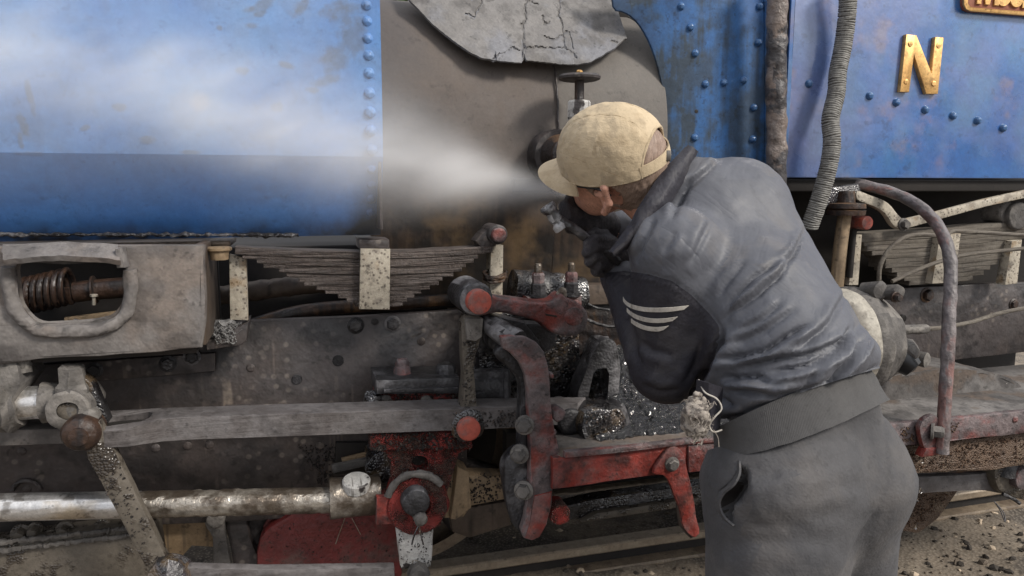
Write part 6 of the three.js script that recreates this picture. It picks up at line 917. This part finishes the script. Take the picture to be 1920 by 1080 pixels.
{ // wads of waste
  const c = W(1303, 782, 0.955), k = M(1303, 782, 0.955), t = thing('cotton_waste', 'wad of dirty pale cotton waste stuffed into the jacket side', 'cotton waste', c);
  const f = (x, y, z) => Math.hypot((x - c.x) / 0.7, (y - c.y) / 1.25, (z - c.z) / 0.8) - 34 * k + 0.012 * nz(x * 45, y * 45, z * 45) + 0.006 * nz(x * 110, y * 110, z * 110);
  P('wad', MT.cotton, boxUV(nets(f, c.clone().addScalar(-0.09), c.clone().addScalar(0.09), 0.003)), t);
  const st = []; for (let i = 0; i < 90; i++) { const a = rr(0, 6.28), b = rr(-1, 1), p = V(c.x + 0.022 * Math.cos(a), c.y + 0.036 * b, c.z + 0.03 * Math.abs(Math.sin(a))), q = [p.clone()]; for (let j = 0; j < 4; j++) q.push(p.add(V(rr(-0.007, 0.007), rr(-0.007, 0.007), rr(-0.003, 0.004))).clone()); st.push(sweep(q, rr(0.0003, 0.0007), { n: 10, k: 4 })); }
  P('strands', MT.cotton, mergeGeometries(st), t).userData.kind = 'stuff';
  P('loose_thread', MT.cotton, sweep(pw([[1338, 806, 0.965], [1346, 820, 0.97], [1348, 838, 0.97]]), 0.0009, { n: 10, k: 5 }), t);
  const c2 = W(424, 622, 0.09), k2 = M(424, 622, 0.09), t2 = thing('wire_waste', 'crumpled grey ball of waste lying on the bracket below the spring', 'waste ball', c2), w = [];
  P('wad', MT.wool, boxUV(nets((x, y, z) => Math.hypot((x - c2.x) / 1.35, y - c2.y, z - c2.z) - 22 * k2 + 0.012 * nz(x * 50, y * 50, z * 50), c2.clone().addScalar(-0.08), c2.clone().addScalar(0.08), 0.004)), t2);
  for (let i = 0; i < 130; i++) { const a = rr(0, 6.28), e = rr(-1, 1), p = V(c2.x + 0.042 * Math.cos(a) * Math.sqrt(1 - e * e * 0.7), c2.y + 0.026 * e, c2.z + 0.038 * Math.abs(Math.sin(a))), q = [p.clone()]; for (let j = 0; j < 4; j++) q.push(p.add(V(rr(-0.007, 0.007), rr(-0.006, 0.006), rr(-0.005, 0.004))).clone()); w.push(sweep(q, rr(0.0008, 0.0025), { n: 8, k: 4 })); }
  P('strands', MT.wool, mergeGeometries(w), t2).userData.kind = 'stuff';
}

// ---------------------------------------------------------------- ground, rails, coal, stones, tree
{
  const gp = [], gi = [], near = 0.05; // one sheet: fine and uneven near the engine, coarse out to the horizon
  const xs = [], zs = []; for (let x = -2.2; x <= 3.6001; x += near) xs.push(x); for (let z = -2.2; z <= 2.4001; z += near) zs.push(z);
  for (const e of [6, 12, 30, 80, 250]) { xs.unshift(-e); xs.push(e); zs.unshift(-e); zs.push(e); }
  for (const z of zs) for (const x of xs) { const far = Math.max(Math.abs(x) - 3, Math.abs(z) - 2.2, 0) > 0, bed = sstep(0.05, -0.25, z) * sstep(-1.5, -1.2, z); gp.push(x, (far ? -0.02 : 0.03 * nz(x * 2.1, z * 2.1, 0) + 0.014 * nz(x * 8, z * 8, 3)) + 0.012 * bed, z); }
  const w = xs.length; for (let j = 0; j < zs.length - 1; j++) for (let i = 0; i < w - 1; i++) { const a = j * w + i; gi.push(a, a + w, a + 1, a + 1, a + w, a + w + 1); }
  const g = new THREE.BufferGeometry(); g.setAttribute('position', new THREE.Float32BufferAttribute(gp, 3)); g.setIndex(gi); g.computeVertexNormals();
  const m = new THREE.Mesh(boxUV(g), MT.ground); m.name = 'ground'; m.receiveShadow = true; scene.add(m); tag(m, 'brown dirt ground mixed with ash beside the rails', null, null, 'structure');
  // rails on sleepers
  const bar = (q) => { const h = new THREE.Shape(q.map(([a, b]) => new THREE.Vector2(a, b))); const e = new THREE.ExtrudeGeometry(h, { depth: 26, bevelEnabled: false, steps: 40 }); e.rotateY(Math.PI / 2).translate(-10, 0, 0); return finish(e, { wonk: 0.002, wf: 6, crease: 0.3 }); };
  [-0.24, -0.89].forEach((z, i) => {
    const t = thing('rail', i ? 'far brown rail in the dark beneath the engine' : 'near brown steel rail below the red hanger strap', 'rail', V(0, 0, z));
    for (const [n, mm, q] of [['rail_head', MT.railtop, [[-0.034, 0.098], [-0.028, 0.103], [0.028, 0.103], [0.034, 0.098], [0.035, 0.076], [0.030, 0.070], [-0.03, 0.070], [-0.035, 0.076]]], ['rail_web', MT.dark, [[-0.009, 0.069], [0.009, 0.069], [0.009, 0.028], [-0.009, 0.028]]], ['rail_foot', MT.rail, [[-0.009, 0.0275], [0.009, 0.0275], [0.052, 0.022], [0.055, 0.014], [0.055, 0.004], [-0.055, 0.004], [-0.055, 0.014], [-0.052, 0.022]]]]) { const o = P(n, mm, bar(q), t); o.position.set(0, 0, 0); }  // web is near-black: the shadow under the head painted in, with grime
  });
  // loose stones and clinker
  const sg = []; for (let k = 0; k < 1; k++) { const g0 = new THREE.IcosahedronGeometry(1, 0); sg.push(finish(g0, { wonk: 0.35, wf: 1.3, crease: 0.2 })); }
  const N = 9000, im = new THREE.InstancedMesh(sg[0], MT.stone, N), mt = new THREE.Matrix4(), q = new THREE.Quaternion(), col = new THREE.Color();
  for (let i = 0; i < N; i++) {
    let x = rr(0.3, 3.2), z = rr(-0.2, 1.3); if (i % 3) { x = 1.15 + 0.55 * (rnd() + rnd() - 1) + 0.25; z = 0.35 + 0.4 * (rnd() + rnd() - 1); }
    if (i % 11 === 0) { x = rr(-1, 2.5); z = rr(-0.6, 0); }
    const s = 0.004 + 0.016 * Math.pow(rnd(), 3), y = 0.03 * nz(x * 2.1, z * 2.1, 0) + 0.014 * nz(x * 8, z * 8, 3);
    q.setFromEuler(new THREE.Euler(rr(0, 6), rr(0, 6), rr(0, 6))); mt.compose(V(x, y + s * 0.25, z), q, V(s, s * rr(0.5, 0.9), s * rr(0.7, 1.2))); im.setMatrixAt(i, mt);
    const t = rnd(); t < 0.55 ? col.setRGB(0.35, 0.33, 0.31) : t < 0.84 ? col.setRGB(1.1, 1.0, 0.88) : col.setRGB(3.8, 3.5, 3.0); im.setColorAt(i, col);
  }
  im.name = 'gravel'; im.castShadow = im.receiveShadow = true; scene.add(im); tag(im, 'loose ash, clinker and pale stones scattered on the ground', null, null, 'stuff');
  // wet coal heaped on the foot beam
  const cg = finish(new THREE.IcosahedronGeometry(1, 1), { wonk: 0.5, wf: 1.1, crease: 0.25 }), NC = 5200, ic = new THREE.InstancedMesh(cg, MT.coal, NC), yb = W(1200, 844, 0.43).y, xa = W(1090, 760, 0.2).x, xb = W(1420, 760, 0.2).x;
  for (let i = 0; i < NC; i++) { const x = rr(xa, xb), z = rr(-0.02, 0.34), top = 0.17 * sstep(0.36, 0.02, z) * sstep(xa - 0.02, xa + 0.12, x), s = rr(0.005, 0.013); q.setFromEuler(new THREE.Euler(rr(0, 6), rr(0, 6), rr(0, 6))); mt.compose(V(x, yb + 0.004 + top * (1 - 0.12 * rnd()) + 0.012 * nz(x * 20, z * 20, 1), z), q, V(s, s * 0.8, s)); ic.setMatrixAt(i, mt); }
  ic.name = 'coal'; ic.castShadow = ic.receiveShadow = true; scene.add(ic); tag(ic, 'heap of wet black coal behind the bent elbow', null, null, 'stuff');
  // a tree beyond the engine, of which a scrap of foliage shows over the boiler
  const tb = WY(742, 8, 3.4), tz = -7, b = W(742, 0, tz), tr = thing('tree', 'green tree behind the engine, glimpsed between tank and torn covering', 'tree', V(b.x, 0, tz));
  P('trunk', MT.bark, sweep([V(b.x, -0.1, tz), V(b.x + 0.1, 1.5, tz), V(b.x - 0.1, 3, tz), V(b.x + 0.1, 4.6, tz)], (t) => 0.2 - 0.13 * t, { n: 20, wonk: 0.02, wf: 4 }), tr);
  const lp = [], li = []; for (let i = 0; i < 9000; i++) { const a = rr(0, 6.283), e = Math.acos(rr(-1, 1)), r = 1.9 * Math.cbrt(rnd()) * (0.8 + 0.4 * nz(Math.cos(a) * 2, Math.sin(a) * 2, e)), c = V(b.x + r * Math.sin(e) * Math.cos(a), 3.5 + 1.1 * r * Math.cos(e), tz + r * Math.sin(e) * Math.sin(a)); if (nz(c.x * 2, c.y * 2, c.z * 2) < -0.15) continue; const d1 = V(rr(-1, 1), rr(-1, 1), rr(-1, 1)).normalize().multiplyScalar(rr(0.04, 0.09)), d2 = V(rr(-1, 1), rr(-1, 1), rr(-1, 1)).normalize().multiplyScalar(0.03), o = lp.length / 3; for (const s of [d1.clone().negate(), d2, d2.clone().negate(), d1]) lp.push(c.x + s.x, c.y + s.y, c.z + s.z); li.push(o, o + 1, o + 2, o + 1, o + 3, o + 2); }
  const lg = new THREE.BufferGeometry(); lg.setAttribute('position', new THREE.Float32BufferAttribute(lp, 3)); lg.setIndex(li); lg.computeVertexNormals(); P('crown', MT.leaf, lg, tr);
}
{ // oily grit and cinders stuck to the motion: lumps a few millimetres across
  const gg = finish(new THREE.IcosahedronGeometry(1, 1), { wonk: 0.45, wf: 1.2, crease: 0.3 }), mt = new THREE.Matrix4(), q = new THREE.Quaternion(), col = new THREE.Color();
  const inside = (pl, x, y) => { let c = false; for (let i = 0, j = pl.length - 1; i < pl.length; j = i++) if (pl[i][1] > y !== pl[j][1] > y && x < (pl[j][0] - pl[i][0]) * (y - pl[i][1]) / (pl[j][1] - pl[i][1]) + pl[i][0]) c = !c; return c; };
  const crust = (part, pl, z, n, big = 0.0045, gm = MT.oily) => {
    const host = loco.getObjectByName(part), im = new THREE.InstancedMesh(gg, gm, n), xs = pl.map((p) => p[0]), ys = pl.map((p) => p[1]), x0 = Math.min(...xs), x1 = Math.max(...xs), y0 = Math.min(...ys), y1 = Math.max(...ys);
    let i = 0; for (let tries = 0; i < n && tries < n * 30; tries++) { const x = rr(x0, x1), y = rr(y0, y1); if (!inside(pl, x, y) || nz(x * 0.06, y * 0.06, 3) < rr(-0.5, 0.2)) continue; const c = W(x, y, z), s = big * (0.35 + 0.65 * rnd() * rnd()); q.setFromEuler(new THREE.Euler(rr(0, 6), rr(0, 6), rr(0, 6))); mt.compose(c, q, V(s, s * rr(0.6, 1), s * 0.8)); im.setMatrixAt(i, mt); const t = rnd(); t < 0.5 ? col.setRGB(1, 0.88, 0.84) : t < 0.85 ? col.setRGB(1.9, 1.6, 1.45) : col.setRGB(gm === MT.grit ? 2.6 : 6, gm === MT.grit ? 2.5 : 5.2, gm === MT.grit ? 2.4 : 4.4); im.setColorAt(i, col); i++; }
    im.count = i; im.name = numbered('grit'); im.castShadow = im.receiveShadow = true; im.userData.kind = 'stuff'; (host.parent === loco ? host : host.parent).add(im);
  };
  crust('crosshead_plate', [[698, 814], [884, 814], [884, 842], [849, 890], [836, 958], [828, 984], [742, 985], [734, 900], [722, 850], [698, 842]], 0.257, 520, 0.004);
  crust('crosshead_flange', [[694, 812], [886, 811], [886, 841], [694, 845]], 0.274, 420, 0.005);
  crust('block', [[708, 740], [860, 738], [860, 768], [708, 770]], 0.168, 320, 0.0055);
  crust('frame_plate', [[560, 835], [690, 830], [640, 905], [600, 910]], 0.002, 420, 0.005);
  crust('drop_link', [[868, 640], [892, 640], [886, 760], [866, 760]], 0.276, 130, 0.0035);
  crust('motion_bracket', [[900, 600], [1090, 600], [1080, 690], [960, 770], [905, 700]], 0.104, 500, 0.008);
  crust('lever_arm', [[160, 862], [212, 842], [318, 1060], [286, 1074]], 0.326, 110, 0.0035);
  crust('piston_rod_001', [[280, 930], [610, 924], [610, 950], [280, 956]], 0.2 + 0.031, 60, 0.002);
  crust('balance_weight', [[500, 1000], [560, 965], [740, 950], [745, 1070], [500, 1070]], 0.022, 160, 0.003);
  crust('white_link', [[744, 986], [811, 986], [808, 1062], [753, 1066]], 0.251, 130, 0.003);
  crust('connecting_rod', [[840, 880], [944, 892], [944, 932], [850, 968]], 0.152, 260, 0.005);
  crust('crank_block', [[1096, 775], [1165, 770], [1172, 800], [1100, 815]], 0.322, 200, 0.006);
  crust('gritty_valance', [[1500, 862], [1950, 815], [1950, 860], [1700, 888], [1500, 898]], 0.412, 900, 0.0045, MT.grit);
  crust('footplate_edge', [[1690, 800], [1800, 790], [1790, 812], [1690, 830]], 0.442, 220, 0.0045, MT.grit);
  crust('rusty_guard', [[1700, 930], [1780, 925], [1750, 970], [1700, 990]], 0.122, 260, 0.004, MT.grit);
  crust('valve_rod', [[850, 772], [905, 770], [980, 768], [980, 800], [850, 806]], 0.292, 200, 0.0045);
}
{ // drops falling from the handrail foot
  const ds = []; for (const [x, y, r] of [[1729, 866, 0.004], [1726, 922, 0.0055], [1721, 938, 0.003], [1717, 990, 0.004]]) { const c = W(x, y, 0.47); ds.push(lathe([[0, -r], [r * 0.7, -r * 0.6], [r * 0.8, 0], [r * 0.3, r * 1.8], [0, r * 2.6]], c, V(0, 1, 0), 12, { wonk: 0 })); }
  const m = new THREE.Mesh(mergeGeometries(ds), new THREE.MeshPhysicalMaterial({ name: 'water', color: 0xffffff, roughness: 0.03, transmission: 1, thickness: 0.01, ior: 1.33 })); m.name = 'water_drops'; scene.add(m); tag(m, 'water drops falling from the handrail foot', null, null, 'stuff');
}
// ---------------------------------------------------------------- steam: the jet's density sampled through its depth in wavy veils, each thin
{
  const path = [[1094, 363, 0.44, 4, 0.75], [1060, 360, 0.44, 8, 0.66], [1010, 354, 0.43, 18, 0.52], [950, 345, 0.42, 30, 0.46], [870, 328, 0.41, 50, 0.44], [790, 306, 0.40, 70, 0.38], [700, 278, 0.39, 92, 0.40], [580, 245, 0.38, 92, 0.50], [420, 190, 0.38, 90, 0.50], [230, 140, 0.39, 95, 0.40], [60, 105, 0.40, 105, 0.36], [-160, 70, 0.40, 120, 0.34]];
  const fb = (x, y, z) => nz(x, y, z) + 0.5 * nz(x * 2.1, y * 2.1, z * 2 + 5) + 0.25 * nz(x * 4.3, y * 4.3, z * 3 + 9);
  const L = 9, pos = [], nor = [], col = [], idx = [];
  for (let l = 0; l < L; l++) {
    const s = (l + 0.5) / L * 2 - 1, nx = 210, ny = 110, o = pos.length / 3;           // s: -1 at the back of the plume, 1 at its front
    for (let j = 0; j <= ny; j++) for (let i = 0; i <= nx; i++) {
      const px = lerp(-130, 1110, i / nx), py = lerp(-60, 470, j / ny); let best = 1e9, k = 0, t = 0;
      for (let q = 1; q < path.length; q++) { const A = path[q - 1], dx = path[q][0] - A[0], dy = path[q][1] - A[1], u = clamp(((px - A[0]) * dx + (py - A[1]) * dy) / (dx * dx + dy * dy)), d = Math.hypot(px - A[0] - dx * u, py - A[1] - dy * u); if (d < best) { best = d; k = q - 1; t = u; } }
      const A = path[k], B = path[k + 1], h = lerp(A[3], B[3], t), zc = lerp(A[2], B[2], t), z0 = Math.max(0.245, zc - h * M(px, py, zc) * 0.9), half = Math.min(0.12, h * M(px, py, zc) * 0.9 + 0.004), p = W(px, py, z0 + half * (1 + s) + 0.012 * nz(px * 0.012, py * 0.012, l));
      const along = px * 0.0042, wx = px + 40 * nz(px * 0.006, py * 0.008, l * 0.2), wy = py + 34 * nz(px * 0.007 + 9, py * 0.008, l * 0.2), n = fb(wx * 0.0052 + l * 0.12, wy * 0.0125 + 0.003 * wx, l * 0.25), far = sstep(900, 560, px);
      const sharp = Math.exp(-Math.pow(best / h, 2) * 1.15) * Math.exp(-s * s * 1.1) * (1.55 - 0.25 * far);
      let tau = lerp(A[4], B[4], t) * (1 + 0.35 * sstep(600, 760, px)) * sharp * clamp(0.92 + (0.6 + 0.75 * far) * n, 0.1, 2.2) * sstep(1104, 1086, px);
      tau += 0.13 * sstep(740, 560, px) * sstep(440, 250, py) * (0.7 + 0.6 * fb(px * 0.004, py * 0.006, 20 + l)) ;   // a thinner veil hangs about the tank
      const a = 1 - Math.exp(-Math.max(0, tau) * 1.55 / L);
      pos.push(p.x, p.y, p.z); nor.push(0, 0, 1); col.push(1, 1, 1, Math.min(1, a / 0.28));
    }
    const w = nx + 1; for (let j = 0; j < ny; j++) for (let i = 0; i < nx; i++) { const a = o + j * w + i; if (col[a * 4 + 3] + col[(a + 1) * 4 + 3] + col[(a + w) * 4 + 3] + col[(a + w + 1) * 4 + 3] < 0.01) continue; idx.push(a, a + w, a + 1, a + 1, a + w, a + w + 1); }
  }
  const g = new THREE.BufferGeometry(); g.setAttribute('position', new THREE.Float32BufferAttribute(pos, 3)); g.setAttribute('normal', new THREE.Float32BufferAttribute(nor, 3)); g.setAttribute('color', new THREE.Float32BufferAttribute(col, 4)); g.setIndex(idx);
  const m = new THREE.Mesh(g, new THREE.MeshPhysicalMaterial({ name: 'steam', color: 0xffffff, vertexColors: true, transparent: true, opacity: 0.28, roughness: 1, specularIntensity: 0, transmission: 0.4, side: THREE.DoubleSide, depthWrite: false }));
  m.name = 'steam'; scene.add(m); tag(m, 'white steam jet spreading leftwards across the tank', null, null, 'stuff');
}
scene.traverse((o) => { delete o.userData.base; });
renderer.render(scene, camera);
